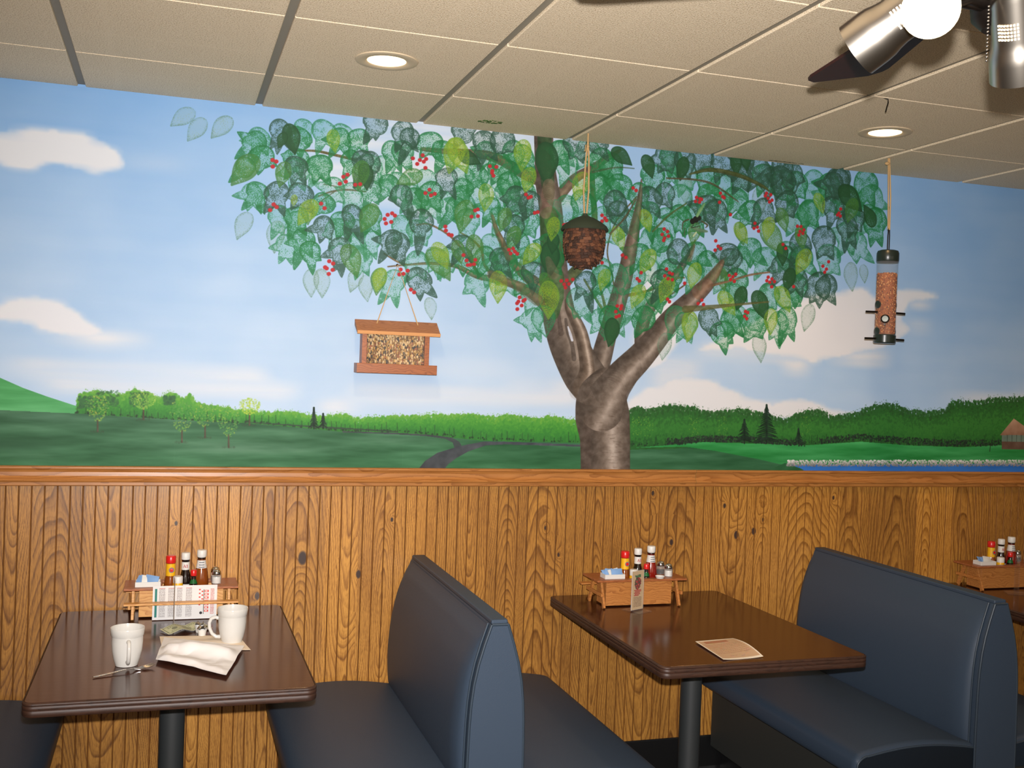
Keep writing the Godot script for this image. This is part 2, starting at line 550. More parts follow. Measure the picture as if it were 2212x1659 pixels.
# ---------------------------------------------------------------- oak beadboard
func build_beadboard(back: Node3D):
	var px := 0.0015
	var x0 := -0.80
	var pitch := 0.0407
	var step := pitch * 61.0   # the second veneer texture starts at a plank's edge
	var tw := 1667
	var th := 773
	var mats := []
	var warp := FastNoiseLite.new()
	warp.seed = 21
	warp.frequency = 1.0
	warp.fractal_octaves = 2
	var fine := FastNoiseLite.new()
	fine.seed = 77
	fine.frequency = 1.0
	fine.fractal_octaves = 2
	# veneer strips: edges, centres of their cathedrals
	var strips := []
	var r := RandomNumberGenerator.new()
	r.seed = 99
	var x := x0 - 0.1
	while x < 4.4:
		var wd: float = r.randf_range(0.12, 0.30)
		strips.append([x, x + wd, x + wd * r.randf_range(0.25, 0.75), r.randf_range(-0.1, 0.35), r.randf_range(0.05, 0.17) * (1.0 if r.randf() < 0.5 else -1.0), r.randf_range(-20.0, 18.0), r.randf_range(95.0, 190.0), r.randf()])
		x += wd
	var knots := []
	for k in [[653, 1205, 0.018], [774, 1240, 0.011], [555, 1287, 0.010], [1450, 1171, 0.009], [1628, 1147, 0.011], [1590, 1155, 0.012], [1410, 1065, 0.007], [1565, 1092, 0.007], [1648, 1122, 0.006], [1206, 1198, 0.006], [380, 1130, 0.006], [1800, 1075, 0.006], [846, 1122, 0.006], [1178, 1140, 0.006]]:
		var p := wp(k[0], k[1])
		knots.append([p.x, p.y, k[2]])
	for half in 2:
		var data := PackedByteArray()
		data.resize(tw * th * 3)
		var si := 0
		for iy in th:
			var y := 1.20 - iy * px
			si = 0
			for ix in tw:
				var wx := x0 + half * step + ix * px
				while si < strips.size() - 1 and wx > strips[si][1]:
					si += 1
				var st: Array = strips[si]
				var n1 := warp.get_noise_3d(wx * 5.0, y * 2.2, st[7] * 50.0)
				var n2 := warp.get_noise_3d(wx * 14.0, y * 3.2, st[7] * 50.0 + 9.0)
				var dx: float = wx - st[2] + n1 * 0.022
				var dy: float = st[3] + st[4] * (y - 0.6) * 2.0 + n1 * 0.03
				var rr := sqrt(dx * dx * 1.0 + dy * dy * 0.22) + n2 * 0.0022
				var knot := 0.0
				for k in knots:
					var kx: float = (wx - k[0])
					var ky: float = (y - k[1]) * 0.6
					var kd: float = kx * kx + ky * ky
					var kr: float = k[2]
					if kd < kr * kr * 60.0:
						var e := sqrt(kd)
						rr += exp(-e / (kr * 2.4)) * 0.035
						if e < kr:
							knot = maxf(knot, clampf((kr - e) / kr * 3.0, 0.0, 1.0))
				var ph: float = rr * st[6]
				var f := ph - floorf(ph)
				var g := f * f * f * f
				if f > 0.90:
					g *= (1.0 - f) * 10.0
				var f2 := ph * 2.6 + n2 * 0.6
				f2 -= floorf(f2)
				g = g * 1.05 + f2 * f2 * f2 * 0.22 + f * 0.10
				var pore := fine.get_noise_2d(wx * 430.0, y * 22.0)
				var pore2 := fine.get_noise_2d(wx * 170.0 + 50.0, y * 6.0)
				var d := clampf(g * 0.75 + maxf(pore, 0.0) * 0.55 + pore2 * 0.14 + n1 * 0.18 + 0.04, 0.0, 1.0)
				var tone: float = st[5]
				var cr := lerpf(196.0 + tone, 106.0 + tone, d)
				var cg := lerpf(140.0 + tone * 0.8, 63.0 + tone * 0.6, d)
				var cb := lerpf(64.0 + tone * 0.4, 22.0, d)
				if knot > 0.0:
					cr = lerpf(cr, 62.0, knot)
					cg = lerpf(cg, 46.0, knot)
					cb = lerpf(cb, 40.0, knot)
				var o := (iy * tw + ix) * 3
				data[o] = int(clampf(cr, 0, 255))
				data[o + 1] = int(clampf(cg, 0, 255))
				data[o + 2] = int(clampf(cb, 0, 255))
		var im := Image.create_from_data(tw, th, false, Image.FORMAT_RGB8, data)
		var m := mat(Color.WHITE, 0.36, 0.0, 0.5)
		m.albedo_texture = ImageTexture.create_from_image(im)
		m.texture_repeat = false
		m.resource_name = "oak_veneer"
		mats.append(m)
	var y0 := 0.12
	var y1 := 1.19
	var k0 := int(floor((XL - x0) / pitch))
	var k1 := int(ceil((XR - x0) / pitch))
	# outline of one plank across: bead, groove, flat
	var prof := [Vector2(0.0, -0.006), Vector2(0.0010, -0.0056), Vector2(0.0020, -0.0010), Vector2(0.0027, 0.0), Vector2(pitch - 0.0027, 0.0), Vector2(pitch - 0.0020, -0.0010), Vector2(pitch - 0.0010, -0.0056), Vector2(pitch, -0.006)]
	for k in range(k0, k1):
		var a := x0 + k * pitch
		var mid := a + pitch * 0.5
		var span := tw * px
		# beyond the two textures the veneer goes on mirrored
		var u_mid := (mid - x0) / span
		var half := 0
		var flip := 1.0
		var base := x0
		if u_mid < 0.0:
			flip = -1.0
		elif mid < x0 + step:
			half = 0
		elif mid < x0 + step + span:
			half = 1
			base = x0 + step
		else:
			half = 1
			base = x0 + step + span * 2.0
			flip = -1.0
		var s := S()
		var grooves := S()
		for j in prof.size() - 1:
			var p: Vector2 = prof[j]
			var q: Vector2 = prof[j + 1]
			var d := (q - p).normalized()
			var m := Vector3(-d.y, 0, d.x)
			var ua := flip * (a + p.x - base) / span
			var ub := flip * (a + q.x - base) / span
			var v0 := (1.20 - y0) / (th * px)
			var v1 := (1.20 - y1) / (th * px)
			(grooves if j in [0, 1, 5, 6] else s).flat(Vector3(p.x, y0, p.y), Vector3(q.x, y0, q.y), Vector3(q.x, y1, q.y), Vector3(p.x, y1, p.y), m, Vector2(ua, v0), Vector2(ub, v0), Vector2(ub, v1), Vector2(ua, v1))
		# sides and back close the plank
		s.flat(Vector3(0, y0, -0.018), Vector3(0, y0, -0.004), Vector3(0, y1, -0.004), Vector3(0, y1, -0.018), Vector3.LEFT)
		s.flat(Vector3(pitch, y0, -0.018), Vector3(pitch, y0, -0.004), Vector3(pitch, y1, -0.004), Vector3(pitch, y1, -0.018), Vector3.RIGHT)
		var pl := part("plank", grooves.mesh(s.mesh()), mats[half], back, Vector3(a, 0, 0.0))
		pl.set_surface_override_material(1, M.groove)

# ---------------------------------------------------------------- the mural: paint on the wall, mixed into two textures
const TW := 3072
const TH := 816
const MS := 0.001608
const MX := -0.80
const MY := 1.24
var cv := PackedByteArray()
var sp := PackedByteArray()     # sponge speckle, 512 x 512
var sm := PackedByteArray()     # soft blotches, 512 x 512
var streak := PackedByteArray() # long horizontal brush streaks

func tp(px: float, py: float) -> Vector2:   # photograph -> canvas
	var p := wp(px, py)
	return Vector2((p.x - MX) / MS, TH - (p.y - MY) / MS)

func tps(list: Array) -> PackedVector2Array:
	var o := PackedVector2Array()
	for k in range(0, list.size(), 2):
		o.append(tp(list[k], list[k + 1]))
	return o

func noise_bytes(freq: float, seed: int, oct: int, sx := 1.0, sy := 1.0) -> PackedByteArray:
	var fn := FastNoiseLite.new()
	fn.seed = seed
	fn.frequency = freq
	fn.fractal_octaves = oct
	if sx == 1.0 and sy == 1.0:
		return fn.get_seamless_image(512, 512, false, false, 0.12, true).get_data()
	var im := fn.get_seamless_image(int(512 * sx), int(512 * sy), false, false, 0.2, true)
	im.resize(512, 512, Image.INTERPOLATE_CUBIC)
	return im.get_data()

func dot(x: int, y: int, r: float, g: float, b: float, a: float) -> void:
	if x < 0 or y < 0 or x >= TW or y >= TH:
		return
	var o := (y * TW + x) * 3
	var ia := 1.0 - a
	cv[o] = int(cv[o] * ia + r * a)
	cv[o + 1] = int(cv[o + 1] * ia + g * a)
	cv[o + 2] = int(cv[o + 2] * ia + b * a)

func spans(poly: PackedVector2Array, y: float) -> Array:
	var xs := []
	var m := poly.size()
	for k in m:
		var a := poly[k]
		var b := poly[(k + 1) % m]
		if (a.y <= y and b.y > y) or (b.y <= y and a.y > y):
			xs.append(a.x + (y - a.y) / (b.y - a.y) * (b.x - a.x))
	xs.sort()
	return xs

# flat paint with blotches: col +- vary, alpha
func fill(poly: PackedVector2Array, c: Array, alpha := 1.0, vary := 0.0, c2: Array = [], streaks := false) -> void:
	var lo := 1e9
	var hi := -1e9
	for p in poly:
		lo = minf(lo, p.y)
		hi = maxf(hi, p.y)
	var tex := streak if streaks else sm
	for y in range(maxi(0, int(floorf(lo))), mini(TH, int(ceilf(hi)) + 1)):
		var xs := spans(poly, y + 0.5)
		var t := (y - lo) / maxf(hi - lo, 1.0)
		var cr: float = c[0]
		var cg: float = c[1]
		var cb: float = c[2]
		if c2.size() == 3:
			cr = lerpf(cr, c2[0], t)
			cg = lerpf(cg, c2[1], t)
			cb = lerpf(cb, c2[2], t)
		for k in range(0, xs.size() - 1, 2):
			var x0: float = xs[k]
			var x1: float = xs[k + 1]
			for x in range(maxi(0, int(floorf(x0))), mini(TW, int(floorf(x1)) + 1)):
				var cover := clampf(minf(x + 1.0, x1) - maxf(float(x), x0), 0.0, 1.0)
				var v := (tex[((y & 511) << 9) + (x & 511)] - 128.0) / 128.0 * vary
				dot(x, y, cr + v, cg + v, cb + v, alpha * cover)

# a tapered limb: points [x, y, width in photo pixels], round shading across
func limb(list: Array, light: Array, dark: Array, hi := 0.35, alpha := 1.0) -> void:
	var pts := []
	for k in range(0, list.size(), 3):
		var p := tp(list[k], list[k + 1])
		var q := tp(list[k] + list[k + 2] * 0.5, list[k + 1])
		pts.append([p, maxf(absf(q.x - p.x), 0.9)])
	# smooth the path
	var path := []
	for k in pts.size() - 1:
		var p0: Vector2 = pts[maxi(k - 1, 0)][0]
		var p1: Vector2 = pts[k][0]
		var p2: Vector2 = pts[k + 1][0]
		var p3: Vector2 = pts[mini(k + 2, pts.size() - 1)][0]
		for j in 8:
			var t := j / 8.0
			path.append([p1.cubic_interpolate(p2, p0, p3, t), lerpf(pts[k][1], pts[k + 1][1], t)])
	path.append(pts[pts.size() - 1])
	var done := {}
	var lo := Vector2(1e9, 1e9)
	var hi2 := Vector2(-1e9, -1e9)
	for k in path.size() - 1:
		var a: Vector2 = path[k][0]
		var b: Vector2 = path[k + 1][0]
		var ra: float = path[k][1]
		var rb: float = path[k + 1][1]
		var d := b - a
		var l := maxf(d.length(), 0.001)
		d /= l
		var nrm := Vector2(-d.y, d.x)
		if nrm.x < 0.0:
			nrm = -nrm
		var r := maxf(ra, rb) + 1.0
		for y in range(int(minf(a.y, b.y) - r), int(maxf(a.y, b.y) + r) + 1):
			for x in range(int(minf(a.x, b.x) - r), int(maxf(a.x, b.x) + r) + 1):
				if x < 0 or y < 0 or x >= TW or y >= TH:
					continue
				var p := Vector2(x + 0.5, y + 0.5) - a
				var s := clampf(p.dot(d) / l, 0.0, 1.0)
				var w := lerpf(ra, rb, s)
				var off := p - d * (s * l)
				var e := off.length()
				if e > w + 0.5:
					continue
				var key := y * TW + x
				var u := off.dot(nrm) / maxf(w, 1.0)
				var al := clampf(w + 0.5 - e, 0.0, 1.0) * alpha
				if done.has(key):
					if done[key] >= al:
						continue
					al = (al - done[key])
				done[key] = maxf(done.get(key, 0.0), al)
				var n := (sm[((y * 2 & 511) << 9) + (x * 2 & 511)] - 128.0) * 0.14
				var k1 := clampf(1.0 - absf(u - 0.25) * 1.25, 0.0, 1.0)
				var k2 := exp(-pow((u - 0.3) * 4.5, 2.0)) * hi
				var cr: float = lerpf(dark[0], light[0], k1) + k2 * 60.0 + n
				var cg: float = lerpf(dark[1], light[1], k1) + k2 * 62.0 + n
				var cb: float = lerpf(dark[2], light[2], k1) + k2 * 64.0 + n
				dot(x, y, cr, cg, cb, al)

# one sponge-printed leaf from its stalk to its tip
func leaf(base: Vector2, tip: Vector2, wide: float, c: Array, dense: float, edge: Array, curl: float) -> void:
	var d := tip - base
	var l := maxf(d.length(), 4.0)
	d /= l
	var q := Vector2(-d.y, d.x)
	var w := l * wide * 0.5
	var r := w + 4.0
	var ox := rng.randi() & 511
	var oy := rng.randi() & 511
	for y in range(int(minf(base.y, tip.y) - r), int(maxf(base.y, tip.y) + r) + 1):
		if y < 0 or y >= TH:
			continue
		for x in range(int(minf(base.x, tip.x) - r), int(maxf(base.x, tip.x) + r) + 1):
			if x < 0 or x >= TW:
				continue
			var p := Vector2(x + 0.5, y + 0.5) - base
			var t := p.dot(d) / l
			if t < 0.0 or t > 1.0:
				continue
			var mid := curl * w * (t * t * t * 1.2 - t * (1.0 - t) * 0.5)
			var hw: float
			if t < 0.42:
				hw = w * sqrt(maxf(0.0, 1.0 - pow((0.42 - t) / 0.42, 2.0)))
			else:
				var k := (t - 0.42) / 0.58
				hw = w * (1.0 - k * k * (1.55 - 0.6 * k)) * (1.0 - k * 0.04)
				hw = maxf(hw, w * 0.07 * (1.0 - k))
			var e := hw - absf(p.dot(q) - mid)
			if e < -0.4 or hw <= 0.0:
				continue
			var near := clampf(1.0 - e / (w * 0.34), 0.0, 1.0)
			near = maxf(near, clampf((t - 0.80) * 6.0, 0.0, 1.0))
			near = maxf(near, clampf((0.10 - t) * 8.0, 0.0, 1.0))
			var nz: float = sp[(((y + oy) & 511) << 9) + ((x + ox) & 511)] / 255.0
			var blot: float = sm[(((y + ox) & 511) << 9) + ((x + oy) & 511)] / 255.0
			var th := dense + near * 0.35 + (blot - 0.5) * 0.5
			var a := lerpf(0.12 + dense * 0.3, 0.6 + dense * 0.36, clampf(0.5 + (th - nz) * 4.0, 0.0, 1.0))
			a = maxf(a, near * near * near * (0.35 + dense * 0.5))
			a *= clampf(e + 0.5, 0.0, 1.0)
			var k2 := near * 0.75 + (nz - 0.5) * 0.3
			dot(x, y, lerpf(c[0], edge[0], k2), lerpf(c[1], edge[1], k2), lerpf(c[2], edge[2], k2), clampf(a, 0.0, 0.96))

const GREENS := {   # paint, coverage, paint along the rim
	"G": [[38, 132, 72], 0.50, [16, 104, 48]],    # fresh sponge green
	"T": [[66, 150, 104], 0.38, [28, 118, 66]],    # thin teal green
	"D": [[52, 92, 76], 0.50, [32, 70, 50]],       # dark grey green
	"K": [[36, 84, 46], 0.78, [24, 66, 36]],       # nearly solid dark
	"E": [[74, 130, 50], 0.50, [52, 112, 52]],     # olive overlay
	"Y": [[146, 176, 42], 0.46, [96, 150, 48]],    # yellow green
	"P": [[134, 166, 146], 0.26, [70, 116, 86]],   # ghost print
}

# one sponge print with a round top and pointed lobes: tips are canvas points
func stamp(c: Vector2, tips: Array, size: float, paint: Array) -> void:
	var col: Array = paint[0]
	var dense: float = paint[1]
	var rim: Array = paint[2]
	var angs := []
	var far := size
	for t in tips:
		var d: Vector2 = t - c
		angs.append([d.angle(), maxf(d.length(), size * 1.15)])
		far = maxf(far, d.length())
	var n := 128
	var rad := PackedFloat32Array()
	var wob := rng.randf() * TAU
	for k in n:
		var a := TAU * k / n - PI
		var r := size * (0.93 + 0.05 * sin(a * 2.0 + wob) + 0.03 * sin(a * 3.0 + wob * 2.0))
		if a > 0.2 and a < PI - 0.2:
			r *= 0.94
		for q in angs:
			var da := absf(wrapf(a - q[0], -PI, PI)) / 0.62
			if da < 1.0:
				r = maxf(r, size * 0.78 + (q[1] - size * 0.78) * pow(1.0 - da, 1.7))
		rad.append(r)
	var ox := rng.randi() & 511
	var oy := rng.randi() & 511
	var pale := Vector2(rng.randf_range(-0.5, 0.5), rng.randf_range(-0.6, 0.3)) * size
	for y in range(int(c.y - far - 2), int(c.y + far + 3)):
		if y < 0 or y >= TH:
			continue
		for x in range(int(c.x - far - 2), int(c.x + far + 3)):
			if x < 0 or x >= TW:
				continue
			var dx := x + 0.5 - c.x
			var dy := y + 0.5 - c.y
			var e := sqrt(dx * dx + dy * dy)
			if e > far + 2.0:
				continue
			var f := (atan2(dy, dx) + PI) / TAU * n
			var k := int(f)
			var r := lerpf(rad[k % n], rad[(k + 1) % n], f - k)
			var inn := r - e
			if inn < -0.5:
				continue
			var near := clampf(1.0 - inn / (size * 0.34), 0.0, 1.0)
			near *= near
			if e > size * 1.05:
				near = maxf(near, 0.6)
			var nz: float = sp[(((y + oy) & 511) << 9) + ((x + ox) & 511)] / 255.0
			var blot: float = sm[(((y * 2 + ox) & 511) << 9) + ((x * 2 + oy) & 511)] / 255.0
			var light := exp(-Vector2(dx - pale.x, dy - pale.y).length_squared() / (size * size * 0.35))
			var th := dense + near * 0.5 + (blot - 0.5) * 0.6 - light * 0.12
			var al := clampf(0.5 + (th - nz) * 10.0, 0.0, 1.0)
			var a := lerpf(0.26, 0.97, al) * (0.62 + 0.38 * dense)
			a = maxf(a, near * 0.56) * clampf(inn + 0.5, 0.0, 1.0)
			var k2 := clampf(near * 0.8 + (blot - 0.5) * 0.8 + (al - 0.5) * 0.2, 0.0, 1.0)
			dot(x, y, lerpf(col[0], rim[0], k2), lerpf(col[1], rim[1], k2), lerpf(col[2], rim[2], k2), a)

func leaves(list: String) -> void:
	for w in list.split(" ", false):
		var kind := w[0]
		var bits := w.substr(1).split(">", false)
		var c := bits[0].split_floats(",")
		var g: Array = GREENS[kind]
		var tips := []
		if bits.size() > 1:
			for b in bits.slice(1):
				var f := b.split_floats(",")
				tips.append(Vector2(f[0], f[1]))
		if kind in ["E", "Y", "P", "K"]:
			if tips.is_empty():
				if rng.randf() < 0.3:
					continue
				tips = [Vector2(c[0] + rng.randf_range(-14, 14), c[1] + 30)]
			for tipp in tips:
				var ctr := Vector2(c[0], c[1])
				var d: Vector2 = ctr - tipp
				var base: Vector2 = ctr + d.normalized() * clampf(d.length() * 0.7, 12.0, 24.0)
				leaf(tp(base.x, base.y), tp(tipp.x, tipp.y), 0.58 if kind != "P" else 0.56, g[0], g[1], g[2], rng.randf_range(0.1, 0.4) * (-1.0 if tipp.x < ctr.x else 1.0))
			continue
		if tips.is_empty():
			if kind == "T" and rng.randf() < 0.25:
				continue
			tips = [Vector2(c[0] - 18 + rng.randf_range(-10, 8), c[1] + 42 + rng.randf_range(-8, 8)), Vector2(c[0] + 18 + rng.randf_range(-8, 10), c[1] + 38 + rng.randf_range(-8, 8))]
			if rng.randf() < 0.5:
				tips.append(Vector2(c[0] - 40 + rng.randf_range(-6, 6), c[1] - 4 + rng.randf_range(-14, 14)))
		elif rng.randf() < 0.6:
			tips.append(Vector2(c[0] + rng.randf_range(-1, 1) * 30.0, c[1] + rng.randf_range(36, 52)))
		var size := rng.randf_range(25.0, 31.0)
		var m := tp(c[0], c[1])
		var scale := tp(c[0] + 10.0, c[1]).x - m.x
		var on := []
		for t in tips:
			on.append(tp(t.x, t.y))
		stamp(m, on, size * scale / 10.0, g)

func dab(x: float, y: float, r: float, c: Array, a: float) -> void:
	for yy in range(int(y - r), int(y + r) + 1):
		for xx in range(int(x - r), int(x + r) + 1):
			var e := Vector2(xx + 0.5 - x, yy + 0.5 - y).length()
			if e < r:
				dot(xx, yy, c[0], c[1], c[2], a * clampf((r - e) * 0.8, 0.0, 1.0))

func haze(x: float, y: float, rx: float, ry: float, c: Array, a: float) -> void:   # a soft brushed patch
	var m := tp(x, y)
	var w := absf(tp(x + rx, y).x - m.x)
	var h := absf(tp(x, y + ry).y - m.y)
	for yy in range(int(m.y - h * 2.0), int(m.y + h * 2.0) + 1):
		for xx in range(int(m.x - w * 2.0), int(m.x + w * 2.0) + 1):
			var e := Vector2((xx - m.x) / w, (yy - m.y) / h).length_squared()
			if e < 4.0:
				var v: float = streak[((yy & 511) << 9) + (xx & 511)] / 255.0
				dot(xx, yy, c[0], c[1], c[2], a * (exp(-e) - 0.018) * (0.5 + v))

func along(line: Array, x: float) -> float:
	for k in range(0, line.size() - 2, 2):
		if x <= line[k + 2]:
			return lerpf(line[k + 1], line[k + 3], clampf((x - line[k]) / (line[k + 2] - line[k]), 0.0, 1.0))
	return line[line.size() - 1]

func woods(top: Array, foot: Array, greens: Array, trunks: Array, gap: float) -> void:   # a painted belt of trees between two lines
	var ground := PackedVector2Array()
	for k in range(0, top.size(), 2):
		ground.append(tp(top[k], top[k + 1] + 9.0))
	for k in range(foot.size() - 2, -1, -2):
		ground.append(tp(foot[k], foot[k + 1] + 10.0))
	fill(ground, greens[mini(2, greens.size() - 1)], 1.0, 10.0, greens[greens.size() - 1])
	var x: float = top[0]
	var end: float = top[top.size() - 2]
	var hum := 0.0
	while x < end:
		hum = lerpf(hum, rng.randf_range(-7.0, 6.0), 0.16)
		var y0 := along(top, x) + hum + rng.randf_range(-2.0, 3.0)
		var y1 := along(foot, x)
		var y := y0
		while y < y1:
			var t := (y - y0) / maxf(y1 - y0, 1.0)
			var c: Array = greens[clampi(int(t * greens.size() * 0.75 + rng.randf_range(0.0, 1.3)), 0, greens.size() - 1)]
			var p := tp(x + rng.randf_range(-2.5, 2.5), y)
			dab(p.x, p.y, rng.randf_range(2.2, 5.0), c, 0.8)
			y += rng.randf_range(2.0, 4.0)
		# leafy tufts that stand above
		if rng.randf() < 0.3:
			for k in 5:
				var p := tp(x + rng.randf_range(-4, 4), y0 - rng.randf_range(0, 8))
				dab(p.x, p.y, rng.randf_range(0.9, 1.9), greens[0], 0.6)
		x += gap
	x = top[0]
	while x < end:
		var y1 := along(foot, x)
		limb([x, y1 + 1.0, 1.6, x + rng.randf_range(-1.5, 1.5), y1 - rng.randf_range(6, 20), 0.8], trunks, trunks, 0.0, 0.55)
		for k in 3:
			var p := tp(x + rng.randf_range(-6, 6), y1 + rng.randf_range(-3, 1.5))
			dab(p.x, p.y, rng.randf_range(1.5, 3.4), trunks, 0.75)
		x += rng.randf_range(8, 22)

func small_tree(x: float, top: float, foot: float, r: float, c: Array, c2: Array) -> void:
	limb([x, foot, 4.0, x, foot - 26, 3.0], [92, 80, 62], [70, 62, 48], 0.0)
	for k in 60:
		var p := tp(x + rng.randf_range(-16, 14), foot + rng.randf_range(-1.5, 2.5))
		dab(p.x, p.y, 2.0, [62, 74, 54], 0.10)
	for k in 300:
		var a := rng.randf() * TAU
		var q := sqrt(rng.randf())
		var cy := (top + foot - 26) * 0.5
		var hy := (foot - 26 - top) * 0.5 + 4.0
		var p := tp(x + cos(a) * q * r * (1.0 - 0.25 * sin(a) * q), cy + sin(a) * q * hy)
		dab(p.x, p.y, rng.randf_range(1.0, 2.6), c if rng.randf() < 0.72 else c2, 0.55)

func spruce(x: float, top: float, foot: float, wide: float) -> void:
	limb([x, foot, 2.5, x, top, 1.0], [24, 42, 32], [18, 34, 26], 0.0)
	var y := top + 3.0
	while y < foot - 3:
		var w := wide * 0.5 * pow((y - top) / (foot - top), 0.8) * rng.randf_range(0.75, 1.1)
		limb([x, y - 2, 4.0, x - w, y + 4 + rng.randf_range(-1, 2), 1.2], [26, 54, 38], [18, 40, 28], 0.0, 0.9)
		limb([x, y - 2, 4.0, x + w, y + 4 + rng.randf_range(-1, 2), 1.2], [26, 54, 38], [18, 40, 28], 0.0, 0.9)
		y += 4.6

func cloud_mask(polys: Array, w: int, h: int) -> PackedByteArray:
	var out := PackedByteArray()
	out.resize(w * h)
	for pl in polys:
		var poly: PackedVector2Array = pl
		for y in h:
			var ty := (y + 0.5) * TH / h
			var xs := spans(poly, ty)
			for k in range(0, xs.size() - 1, 2):
				for x in range(maxi(0, int(xs[k] * w / TW)), mini(w, int(xs[k + 1] * w / TW) + 1)):
					out[y * w + x] = 255
	return out

func blurred(m: PackedByteArray, w: int, h: int, fx: int, fy: int) -> PackedByteArray:
	var im := Image.create_from_data(w, h, false, Image.FORMAT_L8, m)
	im.resize(w / fx, h / fy, Image.INTERPOLATE_BILINEAR)
	im.resize(w, h, Image.INTERPOLATE_CUBIC)
	return im.get_data()

func paint_sky() -> void:
	var w := 768
	var h := 204
	# each cloud: outline in the photograph
	var puffs := [
		tps([-160, 300, -60, 288, 0, 286, 60, 279, 110, 280, 170, 286, 225, 309, 252, 330, 268, 352, 262, 366, 200, 374, 165, 364, 120, 350, 60, 366, 0, 356, -160, 352]),
		tps([-160, 690, -80, 672, 0, 660, 50, 642, 82, 642, 120, 652, 165, 672, 178, 690, 225, 716, 232, 726, 180, 735, 130, 722, 60, 700, 0, 690, -160, 700]),
		tps([1500, 760, 1640, 690, 1740, 642, 1800, 632, 1860, 622, 1890, 642, 1940, 626, 1984, 626, 2030, 640, 1960, 656, 1945, 690, 1968, 710, 1955, 722, 1935, 738, 1900, 752, 1845, 764, 1760, 782, 1690, 772, 1600, 752]),
		tps([1340, 880, 1400, 838, 1482, 810, 1530, 822, 1600, 852, 1660, 872, 1700, 900, 1340, 905]),
		tps([1660, 880, 1700, 864, 1732, 860, 1790, 882, 1860, 892, 1760, 905, 1660, 905]),
		tps([1400, 560, 1480, 700, 1440, 780, 1380, 810, 1370, 760]),
	]
	var wisps := [
		tps([240, 340, 330, 352, 400, 358, 330, 366, 240, 372]),
		tps([150, 700, 250, 732, 330, 744, 490, 762, 380, 766, 220, 750, 120, 724]),
		tps([850, 262, 1160, 292, 1290, 300, 1330, 350, 1340, 430, 1200, 440, 1060, 420, 900, 470, 860, 440, 700, 430, 640, 340, 700, 290]),
		tps([1960, 640, 2086, 652, 1960, 658]), tps([1950, 684, 2030, 700, 1960, 712]),
		tps([1700, 800, 1900, 752, 1960, 760, 1860, 790]), tps([2165, 580, 2230, 575, 2230, 586]),
		tps([1390, 800, 1500, 760, 1700, 740, 1760, 790, 1540, 770, 1440, 850]),
		tps([820, 835, 1260, 830, 1260, 880, 700, 880]), tps([0, 790, 520, 800, 700, 860, 100, 840]), tps([1880, 880, 2230, 840, 2230, 870]),
		tps([930, 795, 1130, 800, 1010, 808]), tps([1000, 740, 1200, 756, 1080, 762]),
	]
	var hard := blurred(cloud_mask(puffs, w, h), w, h, 2, 2)
	var mid := blurred(cloud_mask(puffs, w, h), w, h, 8, 6)
	var soft := blurred(cloud_mask(wisps, w, h), w, h, 16, 8)
	var data := PackedByteArray()
	data.resize(w * h * 3)
	for y in h:
		var t := 1.0 - float(y) / h        # 0 at the rail, 1 at the ceiling
		for x in w:
			var u := float(x) / w
			var s: float = (streak[(((y * 2) & 511) << 9) + (x & 511)] - 128.0) / 128.0
			var bl: float = (sm[((y & 511) << 9) + ((x * 2 / 3) & 511)] - 128.0) / 128.0
			var o := y * w + x
			# blue deepens upwards and to both ends, a band of stronger blue floats at two thirds
			var deep := clampf(0.16 + 0.46 * pow(t, 1.2) + s * 0.045 + bl * 0.09, 0.0, 1.0)
			deep += 0.22 * exp(-pow((u - 0.07) * 6.0, 2.0)) * clampf(t * 2.4 - 1.4, 0.0, 1.0)
			deep += 0.22 * clampf((u - 0.62) * 2.2, 0.0, 1.0) * clampf(t * 3.0, 0.0, 1.0)
			deep -= 0.10 * exp(-pow((u - 0.42) * 5.0, 2.0))
			deep = clampf(deep, 0.0, 1.0)
			var r := lerpf(206.0, 120.0, deep)
			var g := lerpf(226.0, 172.0, deep)
			var b := lerpf(248.0, 228.0, deep)
			var white := maxf(clampf(hard[o] / 255.0 * 0.55 + mid[o] / 255.0 * 0.55 - 0.10 + s * 0.12, 0.0, 1.0), soft[o] / 255.0 * (0.56 + s * 0.45 + bl * 0.2))
			white = clampf(white, 0.0, 0.96)
			r = lerpf(r, 234.0, white)
			g = lerpf(g, 235.0, white)
			b = lerpf(b, 239.0, white)
			data[o * 3] = int(r)
			data[o * 3 + 1] = int(g)
			data[o * 3 + 2] = int(b)
	var im := Image.create_from_data(w, h, false, Image.FORMAT_RGB8, data)
	im.resize(TW, TH, Image.INTERPOLATE_CUBIC)
	cv = im.get_data()

